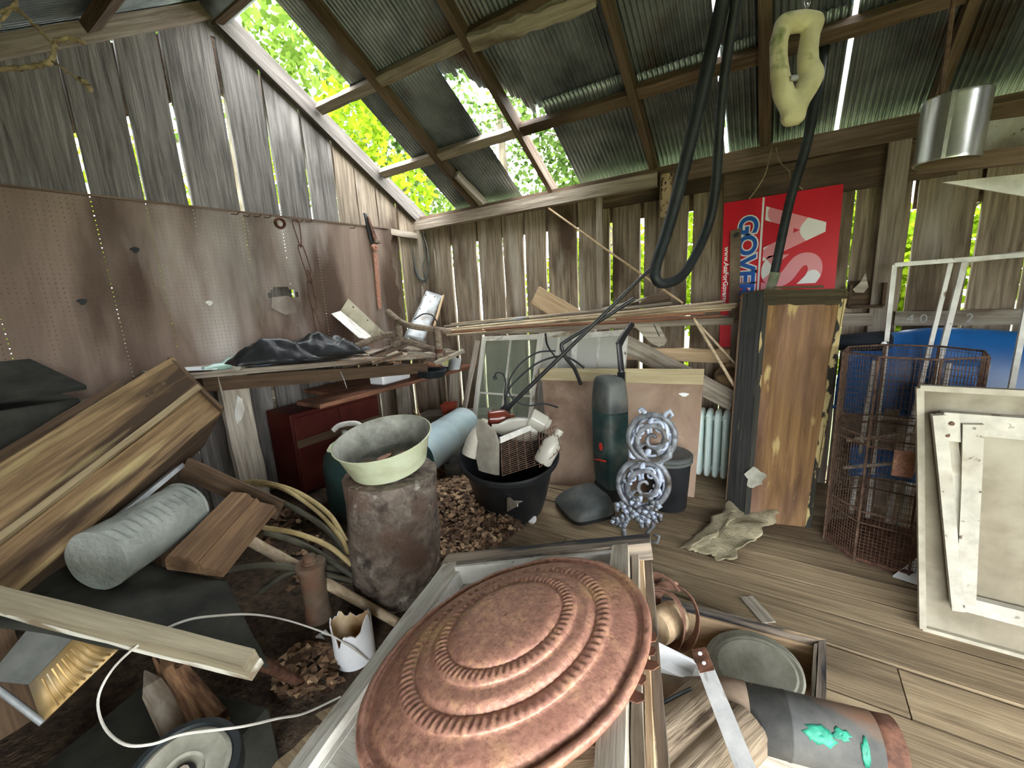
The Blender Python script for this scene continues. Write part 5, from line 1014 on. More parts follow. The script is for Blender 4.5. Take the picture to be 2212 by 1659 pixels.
# ---- the red sign
t = thing('campaign_sign', 'red sign with white and blue sideways lettering fixed on the back wall', 'sign', (-.07, 3.44, 1.0))
SYS = 3.435
build('sign_board', MB().box((-.075, SYS+.005, 1.475), (.66, .008, 1.01), M.Rotation(-.012, 3, 'Y')), SIGNR, t)
build('divider', MB().box((-.172, SYS, 1.475), (.012, .004, 1.0)), SIGNW, t)
def text(name, s, x, z, size, mat, parent, y=SYS, off=0.0, ext=.0015, squeeze=1.0):
    cu = bpy.data.curves.new(name, 'FONT'); cu.body = s; cu.size = size; cu.extrude = ext; cu.offset = off; cu.align_x = 'LEFT'
    tmp = bpy.data.objects.new(name, cu); COL.objects.link(tmp); bpy.context.view_layer.update()
    me = bpy.data.meshes.new_from_object(tmp.evaluated_get(bpy.context.evaluated_depsgraph_get())); bpy.data.objects.remove(tmp); bpy.data.curves.remove(cu)
    me.materials.clear(); me.materials.append(mat); o = bpy.data.objects.new(name, me); COL.objects.link(o)
    # reads downwards: the text's right is -z, its up is +x, its front faces the room
    setw(o, M.Translation((x, y, z)) @ M((V((0, 0, -1)), V((1, 0, 0)), V((0, -1, 0)))).transposed().to_4x4() @ M.Diagonal((squeeze, 1, 1, 1)), parent); return o
text('big_letters', 'ASA', -.135, 1.885, .43, SIGNP, t, SYS-.002, .02, squeeze=1.02)
text('blue_letters_edge', 'GOVERNOR', -.305, 1.87, .155, SIGNW, t, SYS-.001, .013, squeeze=1.08)
text('blue_letters', 'GOVERNOR', -.305, 1.87, .155, SIGNB, t, SYS-.003, .005, squeeze=1.08)
text('address_line', 'www.AsaForGovernor', -.392, 1.68, .045, SIGNW, t, SYS-.002, .0008, squeeze=1.0)
# speckled tin plate on the wall plate
q = [W(x, y, y=3.38) for x, y in ((1425, 470), (1450, 470), (1454, 372), (1428, 376))]; t = thing('speckled_plate', 'small speckled tan tin strip nailed to the wall plate by the hoses', 'tin strip', q[0])
build('plate_face', MB().prism(q, (0, .012, 0)), STENC, t, bevel=.002)
build('plate_frame', MB().tube([p-V((0, .004, 0)) for p in q], .006, 4, closed=True), RUSTP, t)
# ---- hoses hanging from the roof
t = thing('black_hose', 'thick dark hose hanging from the rafters in one long loop', 'hose', W(1440, 610, d=2.3))
tube('hose_loop', [W(1590, -160, d=1.8), W(1562, 0, d=1.95), W(1500, 270, d=2.15), W(1450, 470, d=2.28), W(1418, 570, d=2.3), W(1418, 604, d=2.3), W(1440, 612, d=2.32), W(1480, 588, d=2.36), W(1525, 500, d=2.4), W(1545, 410, d=2.32), W(1560, 200, d=2.12), W(1590, 0, d=1.93), W(1605, -160, d=1.78)], [.036, .034, .034, .032, .03, .028, .027, .026, .026, .026, .024, .024, .024], BLACKR, t, 12, k=8)
t = thing('black_cable', 'dark hose with a taped pale end slanting down to the painted box', 'hose', W(1665, 615, d=2.6))
tube('hose_run', [W(1800, -100, d=2.2), W(1775, 120, d=2.25), W(1745, 300, d=2.35), W(1705, 440, d=2.5), W(1672, 595, d=2.62)], [.03, .028, .026, .026, .026], BLACKR, t, 12, k=6)
tube('taped_end', [W(1675, 588, d=2.61), W(1663, 628, d=2.65)], [.03, .028], mk('greenish_tape', [C(110, 116, 92), C(150, 152, 126)], (9, 9, 9), rough=.7), t, 12)
# ---- cream casting on a chain
bm_ = bpy.data.metaballs.new('tmpmeta'); bo = bpy.data.objects.new('tmpmeta', bm_); COL.objects.link(bo); bm_.resolution = .012; bm_.render_resolution = .012; bm_.threshold = .32
def blob(x, y, r, d=1.9):
    e = bm_.elements.new(); e.co = W(x, y, d=d); e.radius = r
def blobs(pts, n=6):
    for (a, b) in zip(pts, pts[1:]):
        for i in range(n):
            f = i/n; blob(a[0]+(b[0]-a[0])*f, a[1]+(b[1]-a[1])*f, a[2]+(b[2]-a[2])*f)
blobs([(1693, 52, .050), (1682, 90, .048), (1682, 130, .046), (1685, 165, .05), (1692, 200, .055), (1702, 225, .05), (1712, 245, .05), (1704, 258, .045)])
blobs([(1695, 52, .055), (1730, 46, .055), (1760, 48, .05), (1750, 75, .05), (1745, 110, .052), (1745, 145, .055), (1755, 165, .06), (1742, 190, .06), (1728, 215, .055), (1716, 245, .055), (1722, 255, .04)])
bpy.context.view_layer.update()
me = bpy.data.meshes.new_from_object(bo.evaluated_get(bpy.context.evaluated_depsgraph_get())); bpy.data.objects.remove(bo); bpy.data.metaballs.remove(bm_)
t = thing('pulley_casting', 'lumpy cream-coloured casting with a slot hanging from the roof on a chain', 'pulley', W(1720, 260, d=1.9))
me.materials.clear(); me.materials.append(BONE); me.polygons.foreach_set('use_smooth', [True]*len(me.polygons)); o = bpy.data.objects.new('casting', me); COL.objects.link(o); setw(o, M.Identity(4), t)
tube('slot_pin', [W(1706, 170, d=1.86), W(1722, 168, d=1.86)], .012, GALVP, t, 10)
for i in range(9):
    c = W(1742, 38-17*i, d=1.9); a = i % 2; build('chain_link', MB().tube(circ(14, lambda q: c + V((.012*math.cos(q)*(1-a), .012*math.cos(q)*a, .024*math.sin(q)))), .0055, 6, closed=True), ZINC, t, smooth=True)
# thin roots / strings from the plate
for i, (pts, lab) in enumerate((([(1668, 318), (1655, 370), (1640, 400), (1618, 430)], 'frayed string hanging left from the rafter above the red sign'), ([(1676, 318), (1685, 350), (1705, 370), (1708, 385), (1735, 410)], 'frayed string hanging right from the rafter above the red sign'))):
    one(tube('frayed_string', [W(*p, y=3.3) for p in pts], .004, COBWEB, None, 5, k=5), lab, 'string', 'strings by the sign')
# ---- right side: cage, blue sled, frames, white table, shelf with flue pipe
cc = V((.52, 2.72, 0)); CR = .265; HT = 1.05
t = thing('wire_cage', 'tall rusty octagonal wire cage standing on the floor right of the painted box', 'cage', cc)
oc = [cc + V((CR*math.cos(a), CR*math.sin(a), 0)) for a in (2*PI*i/8+.2 for i in range(8))]
topk = 1.0
for i in range(8):
    a, b = oc[i], oc[(i+1) % 8]; tube('corner_wire', [a, a+V((0, 0, HT))], .006, RUSTW, t, 6)
    mb = MB(); n = 13
    for k in range(1, n):
        p = a.lerp(b, k/n); mb.tube([p, p+V((0, 0, HT))], .0011, 4)
    z = .02
    while z < HT:
        mb.tube([a+V((0, 0, z)), b+V((0, 0, z))], .0011, 4); z += .03 if z > .25 else .018
    o = build('mesh_panel', mb, RUSTW, t); o['kind'] = 'stuff'
    for zz in (.005, .22, .28, .62, .66, HT): tube('hoop_wire', [a+V((0, 0, zz)), b+V((0, 0, zz))], .005, RUSTW, t, 6)
build('cage_tray', MB().prism([p+V((0, 0, .012)) for p in oc], (0, 0, .016)), RUSTD, t)
q = cc+V((.02, -CR-.005, .5)); build('feeder_plate', MB().box(W(1952, 1002, y=q.y), (.075, .01, .125)), RUST, t, bevel=.002)
for z, d in ((.60, (1, .5)), (.45, (1, -.3))): tube('perch', [cc+V((-CR*.8*d[0], -.1, z)), cc+V((CR*.8*d[0], .1, z+.05))], .009, GREYW, t, 8)
# blue plastic sled behind
BD = V((.85, 3.2, 0)); t = thing('blue_kayak', 'bright blue moulded plastic hull leaning upside down along the back wall', 'plastic hull', BD)
def hull(u, v):
    s = u*2-1; wv = math.sqrt(max(0, 1-s**4)); a = v*PI; 
    return V((.30+1.35*u+.0, 3.26-.15*math.cos(a)*wv*.9, .62+.50*math.sin(a)*(.35+.65*wv)-.18*max(0, u-.3)**1.3))
build('hull_shell', MB().grid(40, 20, hull), BLUE, t, smooth=True, solid=.006)
tube('hull_rim', [hull(i/20, 0) for i in range(21)], .014, BLUE, t, 8)
for x in (.55, 1.3): build('trestle', MB().box((x, 3.24, .36), (.06, .3, .6)), GREYW, t)
t = thing('blue_chair', 'low blue plastic chair with white tubular legs behind the wire cage', 'chair', (.55, 3.0, 0))
sx = V((.62, 3.04, .30))
build('seat', MB().grid(8, 8, lambda u, v: V((.38+.36*u, 2.99+.1*v+.0*u, .27+.02*math.sin(u*PI)+.16*(v)*(1-.2*u)))), BLUE, t, smooth=True, solid=.008)
build('backrest', MB().grid(8, 8, lambda u, v: V((.62+.26*u, 3.06+.03*v+.02*math.sin(u*PI), .66+.30*v))), BLUE, t, smooth=True, solid=.008)
for x in (.42, .72, .86): tube('leg', [(x, 3.07, 0), (x+.02, 3.06, .95)], .011, WHITEP, t, 8)
tube('crossbar', [(.42, 3.07, .62), (.86, 3.07, .62)], .011, WHITEP, t, 8)
BAG = thing('black_bag', 'slumped black foam bag lying on top of the blue hull', 'bag', W(1865, 745, y=3.05))
bgp = W(1868, 738, y=3.08)
build('bag_body', MB().ring([[bgp + V((x, .08*math.cos(a)*s, .055*math.sin(a)*s+.05*x)) for a in (2*PI*k/14 for k in range(14))] for x, s in ((-.16, .4), (-.13, .8), (-.02, .95), (.06, 1), (.1, .95), (.115, .6))]), BLKF, BAG, smooth=True)
lathe('strap_buckle', [(.014, 0), (.012, .008), (.001, .01)], aim(bgp+V((.07, -.085, 0)), (0, -1, 0)), GALVP, BAG, 10)
# white rod frames (storm screen frames)
def rodframe(name, lab, pts, r=.012, closed=False, mids=()):
    t = thing(name, lab, 'frame', pts[0])
    for a, b in list(zip(pts, pts[1:])) + ([(pts[-1], pts[0])] if closed else []): bar('frame_rod', a, b, r*1.7, r*1.7, WHITEP, t, (0, 1, .1), .0005, 2)
    for a, b in mids: bar('frame_rod', a, b, r*1.3, r*1.3, WHITEP, t, (0, 1, .1), .0005, 2)
Yr = 3.02
A, B = W(1932, 572, y=Yr), W(2240, 548, y=Yr-.05)
rodframe('screen_frame', 'thin off-white screen frame standing behind the wire cage', [V((A.x+.02, Yr-.02, .0)), A, B, V((B.x, Yr-.05, 0))], .012)
A2, B2 = W(2084, 562, y=Yr+.06), W(1998, 905, y=Yr+.02); d2 = (B2-A2); F2 = A2+d2*(A2.z/(A2.z-B2.z))
rodframe('screen_frame', 'slanting off-white screen frame rails crossing the upright frame', [F2, A2, A2+V((.5, 0, .03)), F2+V((.5, 0, .0))], .014, mids=[(A2+V((-.05, 0, -.01)), F2+V((-.05, 0, 0)))])
# white table on its side
b0 = V((.55, 2.1, 0)); Pn = (b0, (.94, .34, 0))
tl = V((.43, 2.14, .985)); dirx = V((.80, -.60, 0)); 
pl = (b0, (V((0, 0, 1)).cross(dirx)))
TPl = lambda x, y, o=0: W(x, y, pl=(b0+V((0, -1, 0))*o, (0, -1, -.04)))
q = [TPl(1990, 1358), TPl(1985, 836)]
t = thing('folding_table', 'white tabletop standing on edge with its folded white legs facing out', 'table', b0)
ed = V((1, 0, 0)); a, d = q[0], q[1]; a = V((a.x, a.y, .005)); b, c = a+ed*.75, d+ed*.75
TABW = mk('grimy_tabletop_underside', [C(108, 100, 84), C(138, 130, 112)], (4, 4, 4), rough=.8, bump=.1, stain=(C(154, 148, 132), (2, 2, 2), .56, .7))
nn = V((0, -1, 0))
board('tabletop', [a, b, c, d], .03, TABW, t, .001, 4, -nn); 
for s, e_ in ((a, d), (d, c), (a, b)): bar('edge_trim', s+nn*.006, e_+nn*.006, .02, .028, mk('table_trim', [C(140, 134, 118), C(170, 164, 148)], (9, 9, 9), rough=.7, bump=.1), t, nn, .0005, 3)
TW = mk('table_leg_white', [C(158, 154, 142), C(190, 186, 172)], (10, 10, 10), rough=.7, bump=.2, stain=[(C(122, 112, 94), (5, 5, 5), .58, .74), (C(84, 76, 64), (26, 26, 26), .64, .7)])
def TB(x, y, o=.03): return TPl(x, y, o)
bar('leg_rail', TB(2030, 910), TB(2212, 925)+ed*.25, .075, .03, TW, t, nn, .001, 3)
bar('leg', TB(2027, 895, .05), TB(2068, 1315, .05), .035, .03, TW, t, nn, .001, 3); bar('leg', TB(2100, 915, .05), TB(2085, 1300, .05), .05, .03, TW, t, nn, .001, 3); bar('leg', TB(2045, 930, .04), TB(2085, 1290, .04), .05, .02, TW, t, nn, .001, 3)
bar('leg_brace', TB(2060, 1295), TB(2212, 1335)+ed*.25, .06, .03, TW, t, nn, .001, 3)
build('pivot_plate', MB().prism([TB(x, y, .052) for x, y in ((2038, 890), (2072, 892), (2076, 955), (2030, 950))], nn*.006), TW, t, bevel=.002)
for x, y in ((2046, 940), (2056, 915)): lathe('bolt', [(.008, 0), (.007, .005), (.001, .006)], aim(TB(x, y, .06), nn), RUSTW, t, 8)
p = [F(1928, 1248), F(1990, 1225), F(1995, 1270)]; one(build('white_scrap', MB().prism([V((v.x, v.y, .004)) for v in p]+[W(1985, 1205, z=.06)], (0, 0, .008)), WHITE), 'torn white plastic scrap on the floor at the foot of the table edge', 'scrap')
# stiff cloth on the floor
cl = [F(1470, 1190), F(1560, 1215), F(1610, 1180), F(1690, 1135), F(1650, 1085), F(1610, 1085), F(1560, 1110)]
c0, c1, c2, c3 = F(1468, 1188), F(1575, 1218), F(1695, 1120), F(1605, 1078)
def clf(u, v):
    p = c0.lerp(c1, u).lerp(c3.lerp(c2, u), v); e = .03*nz(u*4, v*6, 2); 
    p += V((.04*nz(u*3, v*9, 5), .04*nz(v*3, u*9, 7), 0)); p.z = .012 + .05*abs(nz(u*2.5, v*3, 1)) + .05*v*v + (.02*math.sin(u*9) if v > .4 else 0)*.5; p.z = max(p.z, .01); return p
one(build('stiff_cloth', MB().grid(28, 34, clf), CLOTH, smooth=True, solid=.005), 'stiff crumpled tan cloth lying on the floor planks before the painted box', 'cloth')
one(build('plastic_scrap', MB().prism([F(1562, 1105), F(1598, 1112), F(1590, 1126), F(1566, 1122)], (0, 0, .008)), PAPER), 'crumpled clear wrapper on the floor at the foot of the painted box', 'wrapper')
# loft shelf at the right with flue pipe
t = thing('hanging_shelf', 'dark wooden shelf beam with a white sheet below it hung at the right', 'shelf', W(2100, 350, y=2.3))
a, b = W(1992, 362, y=2.45), W(2230, 333, y=2.3); bar('shelf_beam', a, b+(b-a)*.9, .05, .055, BROWNB, t)
SH1 = [W(2040, 395, y=2.4), W(2230, 378, y=2.35), W(2230, 440, y=2.0)]
build('white_sheet', MB().prism([W(2036, 394, y=2.43), W(2240, 372, y=2.43), W(2330, 362, y=2.43), W(2330, 475, y=2.38), W(2212, 424, y=2.40)], (0, .01, 0)), WHITEP, t)
for x in (.45, .95): tube('shelf_hanger', [(x, 2.42, 1.84), (x, 2.46, 2.27+.62*(3.5-2.46))], .008, RUSTW, t, 6)
one(board('white_card', [W(2100, 345, y=2.52), W(2330, 325, y=2.3), W(2330, 235, y=2.3), W(2128, 262, y=2.52)], .008, WHITEP, None, .001, 3, (0, 1, 0)), 'white sheet standing behind the shiny flue pipe on the shelf', 'sheet')
a, b = W(2043, 352, y=2.36), W(2068, 210, y=2.36); m = aim(a, b-a); L_ = (b-a).length
t = thing('flue_pipe', 'short shiny galvanised flue pipe standing on the hanging shelf', 'flue pipe', a); r = .095
lathe('pipe_wall', [(r, 0), (r*1.01, .006), (r, .012), (r, L_-.012), (r*1.01, L_-.006), (r, L_)], m, ZINC, t, 40, caps=False)
lathe('pipe_lip', [(r*.99, 0), (r*.94, .0)], m, ZINC, t, 40, caps=False); bar('pipe_seam', m @ V((-r*.3, -r*.97, 0)), m @ V((-r*.3, -r*.97, L_)), .012, .004, ZINC, t, (0, -1, 0), 0, 2)
# small nest box on the back wall
c = W(1868, 655, y=3.42); t = thing('nest_box', 'small dark open-fronted box with a pale chip fixed on the back wall', 'box', c)
build('box_shell', MB().box(c+V((0, 0, -.02)), (.16, .12, .02)), DARKW, t); build('box_shell', MB().box(c+V((0, .05, .06)), (.16, .02, .16)), DARKW, t)
for s in (-.08, .08): build('box_side', MB().box(c+V((s, 0, .05)), (.015, .12, .14)), DARKW, t)
build('pale_chip', MB().prism([W(x, y, y=3.40) for x, y in ((1842, 625), (1858, 610), (1870, 590), (1876, 620), (1866, 632), (1848, 632))], (0, .01, 0)), GREYW, t)
# chalk figures on the rail
def chalk(s, px, py, size):
    p = W(px, py, y=YB-.076); cu = bpy.data.curves.new('chalk_mark', 'FONT'); cu.body = s; cu.size = size; cu.extrude = .0008
    tmp = bpy.data.objects.new('chalk_mark', cu); COL.objects.link(tmp); bpy.context.view_layer.update()
    me = bpy.data.meshes.new_from_object(tmp.evaluated_get(bpy.context.evaluated_depsgraph_get())); bpy.data.objects.remove(tmp); bpy.data.curves.remove(cu)
    me.materials.clear(); me.materials.append(CHALK); o = bpy.data.objects.new('chalk_mark', me); COL.objects.link(o)
    setw(o, M.Translation(p) @ M.Rotation(PI/2, 4, 'X'), wb)
CHALK = mk('faint_chalk', [C(150, 150, 146), C(176, 176, 172)], (20, 20, 20), rough=.95, bump=0)
chalk('4 0', 1956, 698, .075); chalk('2', 2084, 696, .07)
one(bar('floor_batten', F(1612, 1290), F(1660, 1345), .06, .012, GREYW, None), 'short grey patch strip nailed across the floor joint', 'strip')

# ---- left pile
A0 = V((-2.39, .18, .90)); B0 = V((-2.75, .865, 1.18)); C0 = V((-2.5, .96, .90)); al = (B0-A0).normalized(); wd_ = (C0-B0); n0 = al.cross(wd_).normalized(); n0 = n0 if n0.dot(-A0+EYE) > 0 else -n0
A0 = A0-al*.55
t = thing('wooden_case', 'long open wooden case of streaky brown boards tipped up across the left foreground', 'case', (A0+C0)/2-V((0, 0, .4)))
wn = wd_.normalized(); wl_ = wd_.length
def cb(a0, a1, w0, w1, o, th, m, nm, par=None): return board(nm, [A0+al*a0+wn*w0+n0*o, A0+al*a1+wn*w0+n0*o, A0+al*a1+wn*w1+n0*o, A0+al*a0+wn*w1+n0*o], th, m, par or t, .003, 8, -n0)
Lc = (B0-A0).length
cb(0, Lc, 0, .235, 0.02, .022, BROWNW, 'front_board'); cb(0, Lc-.02, .235, .39, 0.0, .022, BROWNW, 'front_board'); cb(0, Lc-.03, .215, .24, .05, .03, wood('pale_edge_strip', C(130, 112, 84), C(178, 160, 126)), 'ledge_strip')
cb(-.0, Lc-.14, -.16, .38, -.24, .022, DARKW, 'back_board')
board('end_board', [A0+al*Lc+n0*.02, A0+al*Lc+wn*.39+n0*.02, A0+al*Lc+wn*.39-n0*.34, A0+al*Lc-n0*.34], .02, DARKW, t, .003, 4, -al)
board('bottom_board', [A0+wn*.39, A0+al*Lc+wn*.39, A0+al*Lc+wn*.39-n0*.34, A0+wn*.39-n0*.34], .02, DARKW, t, .003, 4, -wn)
for s in (.3, .45, .5): 
    p = A0+al*(Lc-s*.5)+wn*(.09+.02*s)+n0*.021; build('knot', MB().prism([p+al*.014*math.cos(q)+wn*.011*math.sin(q) for q in (2*PI*i/10 for i in range(10))], n0*.002), DARKW, t)
# prop for the case
one(bar('prop_post', (-2.62, .62, 0), (-2.55, .66, .78), .09, .09, DARKW, None, (1, 0, 0)), 'short dark post propping the tipped wooden case from below', 'post')
t = thing('footlocker', 'dark trunk with sloping lid standing in the left corner behind the tipped wooden case', 'trunk', (-3.15, .2, 0))
build('trunk_body', MB().box((-3.17, .14, .52), (.36, .78, 1.0)), DARKSH, t, bevel=.006)
board('trunk_lid', [(-3.36, -.3, 1.2), (-3.36, .45, 1.2), (-2.97, .56, 1.06), (-2.97, -.3, 1.06)], .025, DARKSH, t, .002, 4, (.3, 0, 1))
# grey padded bolster
a, b = W(395, 1098, d=1.84), W(228, 1200, d=1.5); m = aim(a, b-a, (0, 0, 1)); L_ = (b-a).length; r = .112
t = thing('vinyl_bolster', 'grey stitched vinyl bolster lying under the tipped wooden case', 'bolster', (a+b)/2-V((0, 0, .13)))
def bl(a_, z):
    k = r*(1+.03*nz(math.cos(a_)*2, math.sin(a_)*2, z*6)); f = math.exp(-((a_-5.6)/.22)**2); k *= 1-.05*f*(1+math.cos(z*190)) ; return m @ V((k*math.cos(a_), k*math.sin(a_), z))
build('bolster_cover', MB().ring([[m @ V((r*.6*math.cos(2*PI*j/48), r*.6*math.sin(2*PI*j/48), -.012)) for j in range(48)]]+[[bl(2*PI*j/48, L_*1.1*i/60) for j in range(48)] for i in range(61)]), GREYCL, t, smooth=True, sharp=60)
build('piping', MB().tube(circ(32, lambda q: m @ V((r*1.0*math.cos(q), r*1.0*math.sin(q), .0))), .007, 6, closed=True), GREYCL, t, smooth=True)
one(bar('metal_channel', W(205, 1158, d=1.55), W(388, 1008, d=2.05), .05, .02, GALVP, None, FW*-1, .001), 'dull metal channel strip lying between wooden case and grey bolster', 'metal strip')
# carved moulding block
fa, fb = W(545, 1085, d=1.95), W(418, 1226, d=1.6); axm = (fb-fa).normalized(); sd_ = (W(592, 1105, d=1.95)-W(490, 1068, d=2.0)); sd_ = (sd_-axm*sd_.dot(axm)).normalized(); upm = sd_.cross(axm); upm = upm if upm.z > 0 else -upm
prf = [(-.105, -.03), (-.105, .02), (-.09, .045), (-.03, .05), (-.01, .045), (.0, .028), (.012, .022), (.022, .03), (.03, .018), (.036, .008), (.105, .0), (.11, -.03)]
fr = aim((fa+fb)/2, upm, axm)
o = build('wooden_moulding', MB().ring([[p+sd_*x+upm*z for x, z in prf] for p in (fa, fa.lerp(fb, .33), fa.lerp(fb, .66), fb)]), wood('amber_wood', C(104, 78, 56), C(150, 120, 90), (C(84, 62, 46), (2, 8, 8), .5, .7)), frame=fr); one(o, 'thick wooden moulding block with rounded carved profile beside the bolster', 'moulding')
one(bar('dark_plank', W(400, 1010, d=2.06), W(605, 1102, d=2.06), .10, .02, DARKW, None, -FW, .002), 'dark plank behind the carved moulding under the wooden case', 'plank')
# tubing
hz = [[(500, 1046, 2.6), (560, 1040, 2.5), (640, 1062, 2.35), (710, 1110, 2.2), (748, 1170, 2.1)], [(520, 1048, 2.62), (600, 1052, 2.4), (680, 1100, 2.25), (735, 1160, 2.1), (752, 1200, 2.05)], [(560, 1065, 2.5), (630, 1095, 2.3), (700, 1140, 2.2), (755, 1210, 2.1)], [(570, 1140, 2.1), (640, 1152, 2.0), (710, 1180, 2.0), (760, 1220, 2.0)], [(575, 1150, 2.1), (650, 1175, 2.05), (720, 1215, 2.0), (770, 1250, 2.0)], [(490, 1232, 1.9), (560, 1222, 1.9), (640, 1228, 1.9), (760, 1255, 2.0)], [(560, 1280, 1.85), (620, 1240, 1.9), (690, 1225, 1.95), (760, 1240, 2.05)]]
hl = ['yellowed tube arching highest from the bench leg to the grey roll', 'yellowed tube just below the highest arch beside the grey roll', 'grimy dark tube under the two yellow arches', 'flat yellowed tube half way down beside the grey roll', 'grimy tube running below the flat yellow one', 'lowest level yellow-grey tube by the rusty pipe', 'short dark tube curving up behind the rusty pipe']
for i, (pts, lab) in enumerate(zip(hz, hl)):
    one(tube('plastic_tube', [W(x, y, d=d_) for x, y, d_ in pts], .012 if i in (0, 1, 3) else .015, HOSEY if i in (0, 1, 3) else HOSED, None, 8, k=6), lab, 'tube', 'tubing beside the grey roll')
a, b = W(535, 1165, d=2.05), W(858, 1345, d=1.84); one(tube('wooden_pole_stick', [a, a.lerp(b, .5), b], [.026, .025, .02], STICKW, None, 10, k=3), 'thick round wooden handle slanting down behind the rusty pipe', 'handle')
# rusty pipe with plug
p = F(690, 1335); t = thing('pipe_fitting', 'rusty upright pipe stub with a plug in its top', 'pipe stub', p)
lathe('pipe_body', [(.05, 0), (.058, .004), (.056, .05), (.053, .055), (.055, .26), (.064, .262), (.064, .285), (.05, .29)], M.Translation(p), RUSTP, t, 28); lathe('plug', [(.034, .285), (.034, .30), (.028, .302), (.026, .32), (.02, .324), (.001, .324)], M.Translation(p), RUSTP, t, 20)
# broken white pipe
p = F(762, 1432)+V((-.02, .03, 0)); r = .078; rnd = random.Random(5); n = 44; tops = [.16+.022*math.sin(2*2*PI*i/n+.6)+.012*math.sin(5*2*PI*i/n)-(.035 if i % 15 in (4, 5) else 0)+rnd.uniform(-.008, .008) for i in range(n)]
t = thing('broken_pipe', 'jagged broken white plastic pipe end with rusty stained inside standing on the floor', 'broken pipe', p)
INS = mk('stained_inside', [C(150, 92, 48), C(226, 196, 150), C(240, 226, 196)], (7, 7, 5), rough=.7, bump=.05)
build('outer_wall', MB().ring([[p+V((r*math.cos(2*PI*i/n), r*math.sin(2*PI*i/n), tops[i]*k)) for i in range(n)] for k in (0, .5, 1)], caps=False), WHITE, t, smooth=True)
build('inner_wall', MB().ring([[p+V((r*.93*math.cos(2*PI*i/n), r*.93*math.sin(2*PI*i/n), tops[i]*k+.0)) for i in range(n)] for k in (.02, .5, 1)], caps=False), INS, t, smooth=True)
build('broken_edge', MB().ring([[p+V((r*q*math.cos(2*PI*i/n), r*q*math.sin(2*PI*i/n), tops[i])) for i in range(n)] for q in (1, .93)], caps=False), WHITE, t)
lathe('dirt_fill', [(.07, .02), (.001, .03)], M.Translation(p), DIRT, t, 20, caps=False)
for x, y in ((690, 1380), (702, 1372)): build('shard', MB().prism([F(x-8, y), F(x+12, y+4), F(x+2, y-8)], (0, 0, .012)), WHITE, t)
# tar sheet, beam, V-channel, splinters, wheel, wire
tp = [W(-60, 1100, z=.60), W(485, 1242, z=.42), W(578, 1425, z=.36), W(-60, 1330, z=.55)]
one(build('tar_sheet', MB().grid(22, 16, lambda u, v: tp[0].lerp(tp[1], u).lerp(tp[3].lerp(tp[2], u), v)+V((0, 0, .05*nz(u*3, v*3, 4)-.03))), DARKSH, smooth=True, solid=.006), 'sagging dark tar-paper sheet covering the left foreground', 'tar sheet')
a, b = W(-40, 1288, z=.63), W(548, 1437, z=.50); t = thing('painted_beam', 'beige squared beam with chipped white lower face across the left foreground', 'beam', (a+b)/2)
bu = (RT*.15+UP*.8-FW*.5).normalized(); d_ = (b-a).normalized(); bu = (bu-d_*bu.dot(d_)).normalized(); bs = d_.cross(bu)
bar('beam_body', a+bu*.012, b+bu*.012, .045, .05, wood('beige_beam', C(122, 112, 92), C(160, 150, 126)), t, bu, .002, 8); bar('white_face', a-bu*.022, b-bu*.022, .047, .024, WHITEW, t, bu, .002, 10)
one(bar('prop_block', (-2.2, .02, 0), (-2.18, .02, .54), .12, .08, DARKW, None, (1, 0, 0)), 'dark block standing under the beige beam and tar sheet', 'block')
t = thing('tin_gutter', 'V-shaped brassy tin gutter piece under the beige beam at the left edge', 'gutter', W(120, 1480, z=.2))
gp_ = lambda x, y, z: W(x, y, z=z)
g0, g1 = gp_(92, 1562, .22), gp_(262, 1398, .34); r0, r1 = gp_(62, 1480, .33), gp_(175, 1362, .42); l0, l1 = gp_(-30, 1470, .36), gp_(68, 1350, .45)
DTIN = mk('dull_grey_tin', [C(92, 94, 90), C(128, 130, 124)], (8, 8, 8), rough=.6, metal=.3, bump=.05)
build('golden_wing', MB().grid(8, 4, lambda u, v: g0.lerp(g1, u).lerp(r0.lerp(r1, u), v)+V((0, 0, -.03*math.sin(v*PI)))), GOLDM, t, smooth=True, solid=.004)
build('grey_wing', MB().grid(8, 4, lambda u, v: (r0+V((0, 0, .002))).lerp(r1, u).lerp(l0.lerp(l1, u), v)), DTIN, t, solid=.004)
tube('rolled_rim', [l0, l0.lerp(g0, .5)+V((0, 0, .002)), g0], .009, GALVP, t, 8)
for i in range(9):
    f = .2+.085*i; a = g0.lerp(g1, f); b = r0.lerp(r1, f); tube('ridge', [a.lerp(b, k)+V((0, 0, .004-.03*math.sin(k*PI))) for k in (.05, .3, .6, .9)], .0035, GOLDM, t, 5)
sp0 = [((312, 1455), (390, 1590), .075, .03, GREYW), ((345, 1420), (440, 1575), .06, .04, SPLINT), ((368, 1425), (478, 1572), .05, .045, SPLINT), ((330, 1425), (415, 1580), .03, .02, SPLINT)]
for i, (a, b, w_, h_, m_) in enumerate(sp0):
    p, q = W(*a, z=.30), W(*b, z=.24); fr = aim((p+q)/2, (0, 0, 1), q-p); y = V((0, 0, 1)).cross((q-p).normalized())
    mb = MB().ring([[p, p+y*.006, p+y*.004+V((0, 0, .01)), p+V((0, 0, .01))], [p.lerp(q, .3)-y*w_*.4, p.lerp(q, .3)+y*w_*.5, p.lerp(q, .3)+y*w_*.3+V((0, 0, h_)), p.lerp(q, .3)-y*w_*.3+V((0, 0, h_))], [q-y*w_*.5, q+y*w_*.5, q+y*w_*.45+V((0, 0, h_)), q-y*w_*.45+V((0, 0, h_))]])
    one(build('split_board', mb, m_, frame=fr), ('pale pointed split board leaning left in the bottom-left debris', 'split board second from left in the bottom-left debris', 'ragged split board at the right of the bottom-left debris', 'thin dark splinter between the split boards')[i], 'split wood', 'split boards bottom left')
